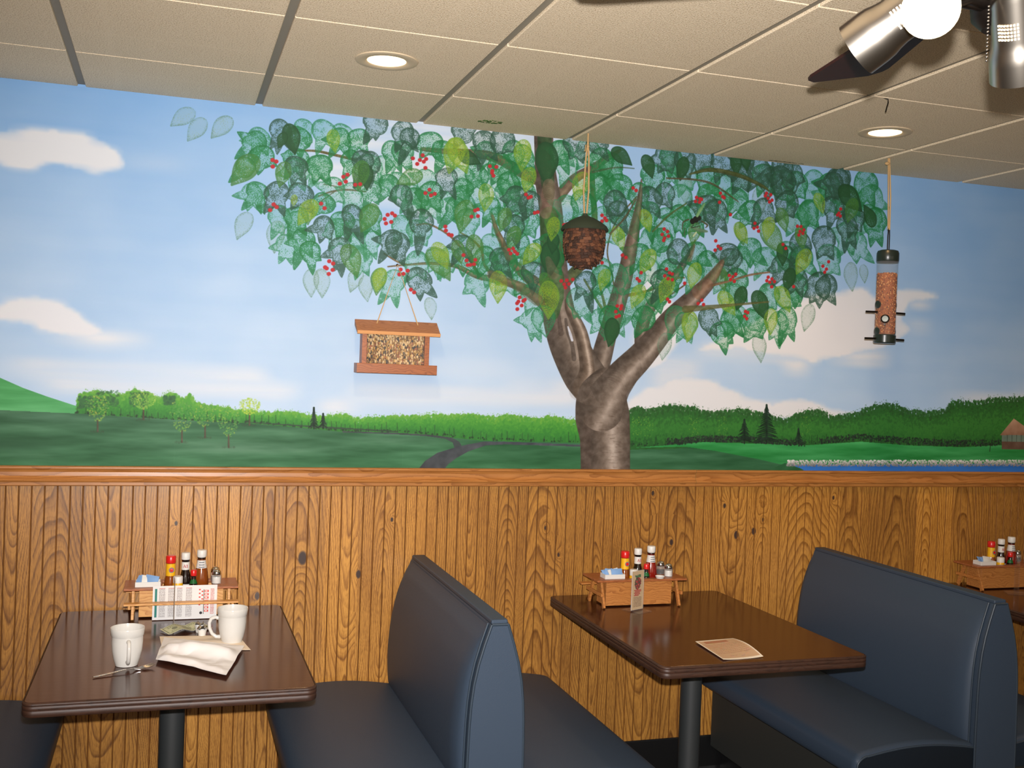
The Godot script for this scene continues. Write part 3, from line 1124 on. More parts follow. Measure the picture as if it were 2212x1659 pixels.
func paint_land() -> void:
	# the bright hill at the left and the meadow in front of it
	fill(tps([-140, 780, 0, 816, 50, 838, 100, 856, 180, 882, 300, 905, 420, 912, 420, 930, -140, 930]), [66, 156, 84], 1.0, 22.0, [92, 178, 112], true)
	var top1 := [168, 866, 176, 852, 200, 848, 244, 852, 262, 856, 290, 846, 318, 848, 345, 862, 362, 850, 378, 852, 392, 866, 410, 852, 420, 872, 450, 876, 510, 888, 560, 894, 620, 892, 690, 902, 745, 898, 780, 906, 850, 901, 950, 900, 1020, 896, 1060, 902, 1110, 898, 1160, 908, 1200, 900, 1262, 916]
	var foot1 := [168, 892, 260, 898, 400, 908, 560, 913, 640, 922, 740, 930, 860, 932, 940, 938, 1000, 944, 1060, 950, 1262, 954]
	woods(top1, foot1, [[104, 170, 60], [80, 158, 56], [66, 146, 52], [54, 132, 50], [48, 120, 48]], [34, 58, 38], 2.0)
	for c in [[232, 862, 26], [186, 868, 16], [300, 862, 20], [366, 864, 12]]:
		for k in 130:
			var p := tp(c[0] + rng.randf_range(-1, 1) * c[2], c[1] + rng.randf_range(-0.7, 0.8) * c[2])
			dab(p.x, p.y, rng.randf_range(1.5, 4.0), [56, 108, 62] if rng.randf() < 0.7 else [44, 88, 56], 0.6)
	# dark meadow with paler sweeps
	fill(tps([-140, 890, 0, 886, 90, 890, 180, 894, 300, 902, 420, 909, 530, 914, 640, 923, 740, 933, 860, 936, 940, 942, 1040, 952, 1262, 957, 1372, 964, 1480, 963, 1545, 972, 1650, 992, 1760, 1016, 1760, 1060, -140, 1060]), [58, 106, 74], 1.0, 26.0, [46, 112, 66], true)
	haze(560, 966, 190, 16, [98, 138, 112], 0.5)
	haze(90, 902, 80, 8, [96, 138, 116], 0.4)
	haze(60, 985, 90, 9, [98, 140, 110], 0.3)
	haze(0, 958, 120, 16, [28, 72, 44], 0.5)
	haze(1120, 985, 110, 12, [36, 92, 54], 0.4)
	haze(860, 950, 100, 9, [92, 134, 106], 0.35)
	# the path: two arms that meet and run off at the bottom
	fill(tps([740, 931, 860, 935, 930, 939, 975, 945, 992, 954, 998, 964, 982, 968, 978, 956, 962, 948, 920, 942, 850, 938, 740, 934]), [66, 72, 76], 0.9, 14.0)
	fill(tps([890, 1030, 918, 996, 945, 978, 985, 966, 1010, 960, 1045, 954, 1090, 954, 1262, 961, 1262, 965, 1090, 960, 1050, 962, 1012, 975, 985, 990, 968, 1003, 946, 1030]), [72, 76, 84], 0.95, 20.0, [62, 64, 70])
	fill(tps([700, 921, 860, 931, 860, 934, 700, 925, 530, 913, 530, 911]), [52, 66, 60], 0.7)
	# the wood at the right, darker, with a hedge at its foot
	var top2 := [1358, 886, 1380, 880, 1400, 886, 1440, 878, 1500, 880, 1530, 892, 1590, 886, 1640, 892, 1700, 906, 1728, 890, 1770, 888, 1800, 902, 1850, 892, 1880, 878, 1920, 872, 1960, 886, 2000, 892, 2042, 884, 2056, 868, 2100, 868, 2150, 860, 2240, 858]
	var foot2 := [1358, 962, 1440, 960, 1520, 954, 1600, 952, 1700, 957, 1800, 956, 1900, 958, 2000, 962, 2240, 964]
	woods(top2, foot2, [[40, 88, 40], [44, 104, 44], [56, 126, 50], [48, 116, 46], [38, 96, 42]], [26, 48, 34], 2.0)
	for k in 26:   # yellow green trees at the edge of the wood
		var bx: float = [1376, 1400, 1560, 1500, 1740][k % 5]
		for j in 12:
			var p := tp(bx + rng.randf_range(-11, 11), rng.randf_range(900, 944))
			dab(p.x, p.y, rng.randf_range(0.8, 2.0), [134, 176, 60], 0.5)
	# far lawn, dark hedge, spruces
	fill(tps([1358, 968, 1440, 962, 1520, 955, 1620, 958, 1740, 962, 1860, 954, 1960, 962, 2080, 966, 2240, 958, 2240, 1002, 1690, 1004, 1640, 992, 1545, 974, 1480, 965, 1372, 967]), [58, 160, 84], 1.0, 22.0, [40, 132, 66], true)
	for k in 2000:
		var x := rng.randf_range(1440, 2230)
		if x > 1738 and x < 1770:
			continue
		var yy := along([1470, 954, 1520, 948, 1620, 950, 1738, 958, 1770, 954, 1850, 944, 1960, 952, 2050, 958, 2240, 956], x)
		var p := tp(x, yy + rng.randf_range(-7, 6))
		dab(p.x, p.y, rng.randf_range(1.5, 3.4), [28, 44, 36] if rng.randf() < 0.7 else [48, 60, 54], 0.75)
	spruce(1656, 874, 956, 58)
	spruce(1608, 906, 958, 42)
	spruce(1725, 926, 958, 22)
	spruce(678, 880, 926, 22)
	spruce(698, 893, 926, 22)
	# near dark hummock
	fill(tps([1358, 972, 1410, 970, 1480, 971, 1560, 980, 1650, 996, 1762, 1018, 1762, 1060, 1358, 1060]), [52, 104, 70], 1.0, 22.0, [42, 98, 60], true)
	# water and the bank of pale stones
	fill(tps([1700, 1004, 2240, 1002, 2240, 1060, 1770, 1060]), [44, 112, 200], 1.0, 12.0, [60, 130, 216], true)
	fill(tps([1696, 1000, 1730, 1012, 1760, 1030, 1700, 1040, 1600, 1040]), [42, 98, 60], 1.0, 16.0)
	for k in 2600:
		var x := 1700.0 + 540.0 * rng.randf()
		var e := rng.randf()
		var p := tp(x, 995.0 + e * 13.0 - 1.0)
		var g := 250.0 - e * 120.0 + rng.randf_range(-30, 20)
		dab(p.x, p.y, rng.randf_range(1.4, 3.0), [g, g * 0.97, g * 0.98], 0.85)
	# a round hut with a pointed roof at the far right
	fill(tps([2164, 938, 2212, 936, 2240, 936, 2240, 956, 2164, 954]), [112, 132, 118], 1.0, 10.0)
	fill(tps([2164, 954, 2240, 955, 2240, 972, 2164, 970]), [104, 80, 66], 1.0, 14.0)
	fill(tps([2160, 940, 2190, 904, 2240, 940]), [190, 152, 122], 1.0, 16.0, [150, 112, 90])
	for x in [2176, 2186, 2196, 2206]:
		limb([x, 954, 1.2, x, 940, 1.2], [70, 84, 74], [70, 84, 74], 0.0)
	limb([2138, 975, 1.4, 2140, 958, 1.0], [40, 40, 34], [40, 40, 34], 0.0)
	# single trees on the meadow
	small_tree(211, 856, 932, 25, [106, 164, 74], [176, 190, 74])
	small_tree(310, 850, 906, 27, [132, 184, 76], [176, 204, 84])
	small_tree(393, 866, 955, 26, [90, 152, 74], [150, 178, 76])
	small_tree(443, 876, 945, 24, [84, 150, 70], [164, 186, 72])
	small_tree(494, 880, 966, 24, [88, 154, 74], [160, 184, 72])
	small_tree(539, 864, 918, 22, [160, 196, 62], [200, 214, 82])

func paint_tree() -> void:
	var l := [138, 122, 108]
	var d := [80, 69, 60]
	# limbs behind
	limb([1322, 700, 7, 1290, 650, 5, 1262, 604, 4], [110, 128, 74], [84, 104, 60], 0.1)
	limb([1312, 690, 8, 1304, 650, 6, 1296, 620, 4], [96, 116, 66], [76, 96, 56], 0.1)
	limb([1330, 650, 3, 1322, 590, 3, 1312, 540, 3, 1330, 480, 3, 1375, 425, 3], [110, 100, 70], [90, 84, 60], 0.0)
	limb([1285, 520, 14, 1284, 460, 13, 1280, 400, 12, 1282, 360, 5], [70, 110, 54], [58, 92, 46], 0.0)
	limb([1385, 770, 28, 1386, 715, 28, 1400, 672, 25, 1432, 625, 21, 1462, 590, 17, 1488, 552, 12, 1502, 518, 3], l, d, 0.25)
	limb([1430, 650, 3, 1480, 615, 3], [110, 100, 70], [90, 84, 60], 0.0)
	limb([1342, 640, 8, 1400, 628, 5, 1460, 602, 4, 1478, 600, 3], [130, 124, 74], [110, 104, 64], 0.0)
	limb([1292, 800, 46, 1300, 770, 44, 1312, 725, 40, 1326, 680, 40, 1346, 610, 36, 1360, 550, 30, 1374, 480, 20, 1382, 430, 12, 1386, 388, 3], l, d, 0.35)
	limb([1306, 860, 70, 1340, 815, 64, 1382, 772, 56, 1414, 735, 50, 1450, 690, 44, 1496, 645, 36, 1534, 608, 26, 1556, 575, 14, 1568, 556, 4], l, d, 0.5)
	limb([1210, 700, 40, 1176, 656, 28, 1130, 622, 20, 1080, 606, 15, 1030, 596, 12, 985, 575, 9, 930, 569, 6, 880, 572, 4, 838, 576, 3], [140, 122, 92], [96, 84, 66], 0.2)
	limb([880, 572, 4, 860, 566, 4, 830, 548, 3], [130, 116, 84], [100, 90, 66], 0.0)
	limb([1034, 592, 6, 1010, 556, 5, 985, 522, 5, 958, 500, 4, 925, 484, 4, 900, 486, 3], [130, 110, 76], [100, 86, 62], 0.0)
	limb([1062, 592, 8, 1046, 570, 7, 1040, 540, 6, 1020, 518, 4, 994, 502, 3], [120, 108, 70], [94, 86, 58], 0.0)
	limb([1205, 660, 36, 1168, 622, 28, 1130, 590, 22, 1102, 560, 18, 1085, 524, 14, 1072, 496, 11, 1062, 462, 6], [130, 118, 84], [92, 82, 62], 0.15)
	limb([1180, 392, 30, 1140, 380, 22, 1104, 358, 22, 1062, 338, 20, 1010, 330, 16, 950, 326, 11, 912, 322, 8], [122, 106, 76], [88, 78, 58], 0.1)
	limb([770, 346, 6, 720, 334, 6, 680, 326, 5, 640, 326, 3], [110, 104, 60], [90, 86, 52], 0.0)
	limb([790, 414, 3, 750, 410, 4, 716, 414, 4, 688, 424, 3], [124, 106, 84], [100, 86, 70], 0.0)
	limb([750, 411, 2, 722, 402, 2, 700, 398, 2], [124, 106, 84], [100, 86, 70], 0.0)
	limb([726, 412, 2, 708, 424, 2, 690, 438, 2], [124, 106, 84], [100, 86, 70], 0.0)
	limb([1202, 430, 26, 1222, 406, 22, 1244, 384, 20, 1278, 364, 16, 1312, 342, 13, 1340, 324, 5], [128, 108, 84], [96, 82, 66], 0.1)
	limb([1196, 640, 26, 1226, 604, 24, 1262, 566, 20], [96, 106, 66], [72, 84, 54], 0.0)
	# stem up to the ceiling and the fork it leaves
	limb([1294, 850, 84, 1262, 810, 88, 1240, 770, 84, 1222, 730, 78, 1208, 680, 72, 1200, 630, 66, 1196, 570, 58, 1193, 500, 52, 1188, 440, 50, 1180, 390, 48, 1176, 340, 42, 1174, 284, 41], l, d, 0.25)
	limb([1262, 838, 50, 1268, 800, 32, 1264, 760, 30, 1255, 720, 28, 1242, 690, 24, 1230, 668, 18, 1226, 650, 12], [156, 136, 118], [84, 70, 58], 0.55)
	limb([1240, 775, 10, 1236, 745, 9, 1226, 715, 8, 1222, 690, 6], [56, 46, 40], [50, 42, 36], 0.0, 0.5)
	limb([1236, 735, 5, 1232, 722, 6, 1227, 706, 3], [214, 218, 230], [214, 218, 230], 0.0)
	limb([1212, 720, 12, 1208, 690, 8, 1206, 664, 5], [70, 56, 48], [60, 48, 42], 0.0, 0.5)
	# green glaze over the upper stem
	limb([1176, 296, 30, 1180, 360, 34, 1186, 420, 24], [44, 84, 42], [34, 68, 34], 0.0, 0.72)
	limb([1188, 470, 44, 1194, 530, 50, 1198, 560, 44], [58, 106, 50], [44, 88, 40], 0.0, 0.72)
	limb([1194, 600, 50, 1196, 640, 44, 1196, 680, 20], [52, 108, 44], [40, 90, 36], 0.0, 0.6)
	# trunk
	limb([1308, 1040, 106, 1308, 985, 106, 1307, 940, 108, 1302, 900, 116, 1300, 865, 108, 1310, 830, 66], l, d, 0.75)
	limb([1300, 880, 96, 1326, 836, 72, 1358, 796, 56], l, d, 0.55, 0.85)
	limb([1252, 842, 46, 1268, 858, 30, 1284, 868, 12], [150, 134, 120], [126, 110, 98], 0.0, 0.18)
	limb([1270, 905, 18, 1266, 960, 20, 1268, 1015, 20], [92, 76, 64], [92, 76, 64], 0.0, 0.25)
	for k in 40:   # bark smudges
		var x := rng.randf_range(1262, 1352)
		var y := rng.randf_range(880, 1010)
		limb([x, y, 2, x + rng.randf_range(8, 20), y + rng.randf_range(-2, 2), 1], [84, 68, 56], [84, 68, 56], 0.0, 0.22)

func paint_leaves() -> void:
	# ghost prints at the rim of the crown
	leaves("P400,250>365,268 P428,275>403,304 P483,270>452,295 P528,480>505,514 P597,500>586,546 P672,604>667,642 P695,604>700,644 P768,600>752,630 P790,618>788,652 P930,662>938,690 P1640,745>1650,782 P1746,680>1735,716 P1436,742>1428,778 P1838,590>1836,630 P1866,588>1870,612 P1640,430>1646,470 P1705,470>1716,500 P1388,660>1380,700 P1480,400>1474,440")
	# back layer: thin teal prints that fill the crown
	leaves("T560,300 T545,420 T640,410 T655,280 T700,285>690,320>716,318 T740,290 T640,370 T690,360 T800,360 T830,360 T860,400 T720,410 T760,420 T690,440 T640,480 T605,470>585,520>610,510 T620,530 T730,500 T770,500>760,560>792,560 T800,520 T870,490 T905,500 T940,560>925,590>952,610 T850,610>815,660>858,668 T780,560 T900,570 T970,560>960,600>976,582 T1000,380 T1030,420 T1000,440 T960,440 T930,440 T920,390 T890,420 T1090,420 T1080,470 T1120,470 T1130,420 T1060,380 T1100,380 T1010,480 T1060,530 T1090,560 T1110,600 T1140,560 T1030,612>998,636>1048,666 T1092,600 T1060,585 T1150,690>1108,692>1148,740 T1174,690>1180,730 T1150,640 T1215,330 T1225,360 T1270,330 T1300,390 T1320,370 T1350,380 T1380,360 T1320,420 T1225,450 T1230,510 T1300,470 T1310,500 T1420,400 T1450,360 T1480,380 T1420,450 T1470,430 T1500,400 T1530,430 T1560,400 T1600,400 T1640,420 T1560,440 T1440,480 T1410,520 T1500,530 T1480,480 T1440,560>1420,600>1462,590 T1400,580 T1440,620>1430,660 T1370,600 T1330,600 T1300,580 T1310,640 T1250,650>1240,690>1280,702 T1300,690>1274,722 T1330,690 T1370,650>1350,704 T1400,660 T1460,690 T1482,700>1460,742>1494,744 T1540,690 T1590,690>1572,736>1606,730 T1630,690>1640,708 T1680,700>1684,756>1660,736 T1700,640>1732,662 T1560,600 T1500,590 T1620,600 T1600,560 T1650,560 T1700,550 T1640,620 T1580,640 T1720,470 T1750,460 T1790,430 T1760,400 T1690,420 T1730,540 T1790,560>1816,596>1780,580 T1850,530>1890,570>1846,560 T1830,510 T1880,430>1886,470>1924,452 T1820,450 T1880,470")
	# middle layer: fresh green
	leaves("G550,308>511,284>505,345 G565,340>600,360 G530,362>492,396 G556,415>520,456>564,464 G645,300>650,345 G735,300 G775,300 G640,345 G690,360>716,404 G760,350 G870,330>890,370 G850,330 G930,310 G960,330 G800,410 G840,400 G700,440>670,470 G655,520>612,526>634,586 G670,545>676,596>690,560 G640,470 G800,470 G740,480 G900,430 G930,420 G985,450>945,498>1000,490 G1030,380 G1050,330 G1080,360 G1110,330>1124,366 G1130,340 G1130,380 G1100,400>1090,450>1130,450 G1060,450 G1000,410 G1050,560 G1000,560>1000,600>1036,594 G1090,570 G1120,530 G1140,480 G1130,610>1110,640 G1190,560 G1185,530 G1210,330>1230,380>1200,360 G1290,400 G1320,360 G1340,400 G1300,350 G1260,440>1236,484 G1450,340>1470,390 G1410,380 G1530,390 G1590,430>1620,480>1570,470 G1620,460 G1500,470 G1430,520>1410,532 G1470,470 G1400,460>1365,506>1410,530 G1380,550 G1450,590>1420,600 G1500,550>1540,576>1480,560 G1420,640>1430,640 G1390,690>1376,720 G1320,690>1322,750 G1300,600>1296,640 G1360,480 G1380,420 G1620,540>1660,576 G1700,560>1712,600 G1730,560>1770,600>1700,590 G1790,400 G1720,400 G1650,380 G1690,400>1720,450 G1745,460 G1830,430>1824,480>1860,470 G1890,480>1880,536>1906,536 G1870,400>1890,450 G1580,690 G1560,720>1575,734 G1630,700 G1700,690>1682,752 G1660,640 G1720,620>1730,655 G1590,610 G1530,570 G1250,500")
	# dark prints
	leaves("D606,282>598,336>640,334 D598,418>576,460>615,470 D800,352>760,346>800,410 D784,350>764,410 D760,466>746,526>786,530 D812,264>784,314 D885,300>860,360 D870,285>905,330 D868,424>890,484>842,430 D845,520>800,516>816,572 D858,530>866,566 D735,540>690,556>738,602 D905,605>908,652>946,645 D1000,284>1028,278 D1046,310>1032,372>1076,350 D1085,304>1116,330 D965,385>986,434>942,400 D910,480>902,556 D1000,530 D1110,490>1120,540 D1145,440>1128,480 D1152,590>1150,640>1130,560 D1115,430 D650,420 D700,490 D640,360 D1245,310 D1290,310>1316,350 D1335,460>1352,502 D1330,440>1310,470 D1440,340 D1480,350>1490,390 D1515,340 D1560,350>1590,388 D1435,420>1452,454 D1405,430 D1545,460>1540,510>1572,505 D1525,450 D1465,545>1480,576 D1430,610 D1580,560>1556,605>1590,600 D1572,550>1536,552 D1265,610>1280,680>1240,650 D1650,455>1620,480>1684,480 D1665,390 D1710,380>1740,392 D1690,390 D1815,385 D1810,395 D1800,450>1788,500 D1700,440 D1830,490>1824,550>1850,540 D1845,470 D1780,520 D1770,620>1735,642>1770,668 D1785,620>1797,656 D1730,530 D1690,580 D1530,690>1534,728>1560,700 D1720,600 D1800,400 D1605,350 D1640,370 D1690,360 D1600,380 D1080,560")
	leaves("K1340,335>1368,352 K1400,355>1414,384 K628,290>640,334 K790,375>800,410 K1180,330>1186,400 K1830,420>1864,455 K1188,545>1190,600 K1195,520 K1705,600 K1610,340 K1640,650>1660,690 K1590,350 K1690,545>1694,575 K1880,470>1870,440 K610,300>600,320 K1475,360>1466,390 K1010,340>1040,350 K1600,640 K1322,710>1322,750")
	# olive and yellow overlays
	leaves("E612,372>600,404 E780,370>768,410 E800,462>776,500 E540,355>494,396 E890,382>854,390 E1005,455>985,500 E1000,480 E755,550>780,596 E1025,530>1030,576 E1110,510 E1140,555>1118,570 E818,602>806,636 E1090,470 E1230,450 E990,540>1000,570 E1600,500 E1660,500>1694,546 E1690,470 E1730,510 E1840,450 E1190,480 E1180,610 E1560,600 E940,555>980,600 E665,455 E1500,500 E1385,470")
	leaves("Y985,320>962,372>1012,374 Y1130,325>1120,370 Y1142,384>1130,416 Y1050,420>1052,458 Y1256,394>1236,430 Y668,452>640,484 Y635,432>632,446 Y1395,472>1408,500 Y1336,510>1348,540 Y1500,590>1488,622 Y1305,600>1292,626 Y1076,608>1078,656 Y1185,630>1190,690 Y1600,500>1616,526 Y1660,490>1650,520 Y1736,560>1716,590 Y1690,640>1712,670 Y1568,650>1590,680 Y1490,694>1492,740 Y1665,690>1660,724 Y1378,636>1360,664 Y1150,545>1126,568 Y720,300>718,330 Y1195,490 Y1400,560>1380,590 Y1770,435>1782,460 Y950,545>970,580 Y820,600>808,630 Y1440,620>1420,650")
	# twigs over the leaves
	limb([1490, 376, 3, 1530, 367, 8, 1570, 372, 9, 1610, 384, 8, 1650, 404, 6, 1660, 412, 3], [84, 92, 44], [66, 74, 38], 0.0, 0.9)
	limb([1440, 385, 3, 1500, 388, 4, 1540, 398, 4, 1580, 425, 3, 1595, 436, 2], [96, 86, 58], [76, 70, 48], 0.0, 0.85)
	limb([1530, 618, 6, 1580, 606, 4, 1620, 594, 4, 1662, 588, 3], [140, 112, 82], [110, 88, 66], 0.0, 0.95)
	limb([1480, 668, 14, 1530, 664, 9, 1590, 658, 5, 1660, 652, 3], [104, 104, 56], [84, 86, 48], 0.0, 0.8)
	limb([1280, 372, 5, 1330, 362, 3, 1370, 364, 2], [70, 92, 56], [60, 80, 50], 0.0, 0.7)
	limb([1410, 500, 4, 1445, 465, 4, 1482, 440, 3], [80, 104, 52], [70, 90, 46], 0.0, 0.85)
	limb([1318, 505, 4, 1350, 470, 4, 1374, 430, 3], [90, 84, 58], [80, 74, 50], 0.0, 0.85)
	limb([1100, 556, 14, 1085, 522, 12, 1072, 494, 9, 1064, 466, 5], [126, 108, 78], [92, 86, 58], 0.0, 0.5)
	limb([1060, 592, 16, 1110, 614, 18, 1160, 648, 24], [128, 104, 76], [100, 84, 62], 0.1, 0.45)
	limb([1356, 560, 30, 1366, 510, 24, 1378, 450, 14, 1384, 410, 8], [142, 116, 98], [96, 78, 64], 0.2, 0.55)
	limb([1490, 560, 11, 1500, 530, 5], [142, 116, 88], [96, 84, 64], 0.0, 0.5)
	limb([1510, 630, 30, 1540, 596, 22, 1560, 566, 10], [150, 116, 92], [104, 82, 66], 0.1, 0.75)
	limb([1178, 460, 24, 1182, 430, 30, 1186, 400, 26], [150, 116, 98], [130, 100, 84], 0.0, 0.55)
	limb([1195, 590, 26, 1184, 560, 12], [140, 110, 92], [120, 96, 80], 0.0, 0.4)
	# a small black-bodied insect among the leaves
	dab(tp(1503, 474).x, tp(1503, 474).y, 9.0, [22, 26, 20], 1.0)
	dab(tp(1496, 478).x, tp(1496, 478).y, 8.0, [22, 26, 20], 1.0)
	dab(tp(1510, 471).x, tp(1510, 471).y, 7.0, [26, 32, 24], 1.0)
	limb([1488, 474, 3, 1476, 480, 3, 1474, 496, 1], [90, 92, 60], [70, 72, 50], 0.0)
	limb([1516, 478, 3, 1528, 486, 4, 1524, 492, 1], [84, 86, 60], [70, 72, 50], 0.0)
	limb([1506, 466, 6, 1514, 452, 7, 1522, 440, 3], [140, 180, 120], [110, 160, 100], 0.0, 0.9)
	limb([1500, 494, 6, 1516, 498, 8, 1528, 500, 3], [110, 140, 108], [96, 124, 96], 0.0, 0.9)
	limb([1504, 502, 3, 1498, 510, 3], [206, 214, 170], [206, 214, 170], 0.0)
	limb([1480, 492, 1.5, 1478, 508, 1.5], [80, 80, 60], [80, 80, 60], 0.0)
	limb([1498, 486, 1.5, 1494, 492, 1.5, 1512, 488, 1.5], [50, 54, 40], [50, 54, 40], 0.0)

func paint_berries() -> void:
	var at := "588,345 596,348 590,359 912,336 920,344 906,346 916,350 902,355 891,342 919,362 742,381 751,378 734,396 747,393 768,400 778,398 1058,360 1064,368 1072,360 1062,374 1066,380 927,410 918,418 930,422 940,418 592,442 584,454 598,448 694,440 701,450 1136,420 1146,424 1142,428 838,464 848,460 854,466 830,474 834,482 844,480 1026,455 1032,452 1018,468 1033,466 964,498 970,506 962,490 975,508 1155,460 1162,458 712,565 720,570 706,580 718,582 711,591 703,577 1108,536 1100,540 1112,544 1118,548 1104,548 1002,552 1008,562 1016,572 1024,570 1010,572 1026,562 866,582 880,584 872,592 862,592 888,626 894,632 1122,642 1130,650 1116,656 1126,660 1134,648 1118,667 1120,652 1212,606 1224,606 1218,614 1230,614 1238,604 1222,622 1368,406 1374,412 1504,426 1512,430 1502,434 1510,436 1516,430 1556,418 1564,428 1554,436 1560,424 1300,466 1306,472 1300,478 1310,476 1434,494 1442,500 1430,506 1444,510 1436,514 1434,520 1224,484 1218,486 1345,552 1352,556 1300,568 1376,602 1382,606 1384,590 1440,582 1446,590 1436,596 1444,602 1452,592 1452,604 1334,660 1340,668 1330,674 1338,682 1332,684 1342,660 1442,646 1446,652 1656,418 1664,420 1660,428 1668,432 1662,436 1654,424 1630,482 1636,490 1628,494 1638,500 1578,464 1546,520 1552,532 1544,540 1556,536 1722,488 1730,490 1736,496 1728,500 1734,504 1726,508 1692,528 1698,536 1816,452 1812,460 1808,464 1816,466 1576,594 1584,598 1590,592 1586,608 1578,604 1660,598 1668,602 1662,610 1672,608 1656,606 1666,620 1715,620 1790,566 1778,574 1786,582 1782,588 1516,648 1508,656 1520,658 1610,672 1616,676 1608,684 1614,688 1478,612"
	for w in at.split(" "):
		var f := w.split_floats(",")
		var p := tp(f[0] + rng.randf_range(-1, 1), f[1] + rng.randf_range(-1, 1))
		var q := tp(f[0] + 5.0, f[1])
		var r := (q.x - p.x) * 0.0 + 4.9
		for k in [[0.8, -0.3], [-0.6, 0.3], [0.0, 0.0]]:
			dab(p.x + k[0], p.y + k[1], r, [186, 40, 46], 0.85)
		dab(p.x - 1.0, p.y - 1.4, 1.5, [206, 72, 70], 0.5)

func build_mural(back: Node3D):
	sp = noise_bytes(0.27, 3, 2)
	sm = noise_bytes(0.02, 8, 3)
	streak = noise_bytes(0.035, 12, 4, 0.12, 1.0)
	paint_sky()
	paint_land()
	paint_tree()
	paint_leaves()
	paint_berries()
	var whole := Image.create_from_data(TW, TH, false, Image.FORMAT_RGB8, cv)
	var mats := []
	for k in 2:
		var m := mat(Color(0.93, 0.93, 0.93), 0.62, 0.0, 0.4)
		m.albedo_texture = ImageTexture.create_from_image(whole.get_region(Rect2i(k * TW / 2, 0, TW / 2, TH)))
		m.texture_repeat = false
		m.resource_name = "mural_paint"
		mats.append(m)
	var half := TW / 2 * MS
	var y0 := RAIL - 0.06
	var y1 := CEIL + 0.012
	var v0 := 1.0 - (y0 - MY) / (TH * MS)
	var v1 := 1.0 - (y1 - MY) / (TH * MS)
	var am := ArrayMesh.new()
	for k in 2:
		var s := S()
		var x0 := MX + k * half
		s.flat(Vector3(x0, y0, 0), Vector3(x0 + half, y0, 0), Vector3(x0 + half, y1, 0), Vector3(x0, y1, 0), Vector3.BACK, Vector2(0, v0), Vector2(1, v0), Vector2(1, v1), Vector2(0, v1))
		# out of the frame the landscape goes on, mirrored
		var e := XL if k == 0 else XR
		var c := MX if k == 0 else MX + TW * MS
		var ue := absf(e - c) / half
		s.flat(Vector3(c, y0, 0), Vector3(e, y0, 0), Vector3(e, y1, 0), Vector3(c, y1, 0), Vector3.BACK, Vector2(k, v0), Vector2(ue if k == 0 else 1.0 - ue, v0), Vector2(ue if k == 0 else 1.0 - ue, v1), Vector2(k, v1))
		s.mesh(am)
	var o := part("mural", am, null, back)
	for k in 2:
		o.set_surface_override_material(k, mats[k])
	o.set_meta("label", "landscape mural of a berry tree, meadow, woods and cloudy sky")

# ---------------------------------------------------------------- lamps in the ceiling
func recessed_light(x: float, z: float, label: String, power: float) -> Node3D:
	var o := thing("recessed_light", label, "ceiling light", Vector3(x, CEIL, z), 0.0, "recessed lights in the tile ceiling")
	part("trim_ring", S().lathe([Vector2(0.058, -0.001), Vector2(0.064, -0.0040), Vector2(0.088, -0.0045), Vector2(0.094, -0.003), Vector2(0.095, -0.0002)], 40).mesh(), M.light_trim, o)
	part("lens", S().lathe([Vector2(0.0, -0.006), Vector2(0.03, -0.0055), Vector2(0.05, -0.004), Vector2(0.059, -0.0012)], 32).mesh(), M.lens, o)
	var l := SpotLight3D.new()
	l.name = "downlight"
	l.light_color = Color(1.0, 0.80, 0.56)
	l.light_energy = power
	l.light_size = 0.05
	l.spot_angle = 66.0
	l.spot_angle_attenuation = 0.7
	l.spot_range = 12.0
	l.spot_attenuation = 2.0
	l.shadow_enabled = true
	l.position = Vector3(0, -0.03, 0)
	l.rotation.x = -PI / 2
	o.add_child(l)
	return o

func build_lights():
	M.lens = glow(Color(1.0, 0.86, 0.62), 6.0)
	var p := 0.38
	recessed_light(0.592, 0.762, "round recessed ceiling light above the wooden bird feeder", p)
	recessed_light(2.453, 0.655, "round recessed ceiling light in front of the seed tube's twine", p)
	recessed_light(-1.25, 0.75, "added recessed fill light out of view, over the corner left of the mural", p)  # from here on, unseen lamps added only for background light
	recessed_light(4.35, 0.66, "added recessed fill light out of view, over the booths past the seed tube", p)
	recessed_light(-1.25, 3.3, "added recessed fill light out of view, behind the camera by the side wall", p)
	recessed_light(0.6, 4.5, "added recessed fill light out of view, straight behind the camera", p)
	recessed_light(2.75, 4.0, "added recessed fill light out of view, behind the ceiling fan", p)
	recessed_light(4.35, 3.2, "added recessed fill light out of view, far right of the ceiling fan", p)
	# two unseen windows added behind the camera, only for dim background light
	var pane := glow(Color(1.0, 0.92, 0.82), 0.9)
	for k in 2:
		var o := structure("window_%d" % (k + 1), ["wide glowing panel added unseen behind the camera for fill, left half", "wide glowing panel added unseen behind the camera for fill, right half"][k])
		var c := Vector3([-0.45, 3.25][k], 1.55, ZF - 0.012)
		part("pane", S().box(c, Vector3(2.8, 1.3, 0.012)).mesh(), pane, o)
		for q in [[0, 0.68, 2.92, 0.06], [0, -0.68, 2.92, 0.06], [-1.43, 0, 0.06, 1.42], [1.43, 0, 0.06, 1.42], [0, 0, 0.05, 1.3]]:
			part("frame", S().box(c + Vector3(q[0], q[1], -0.012), Vector3(q[2], q[3], 0.04), 0.006).mesh(), M.white, o)
		var l := AreaLight3D.new()
		l.name = "window_daylight"
		l.light_color = Color(1.0, 0.92, 0.82)
		l.light_energy = FILL_ENERGY
		l.area_size = Vector2(2.7, 1.25)
		l.area_range = 14.0
		l.area_attenuation = 2.0
		l.shadow_enabled = true
		l.position = c + Vector3(0, 0, -0.04)
		o.add_child(l)

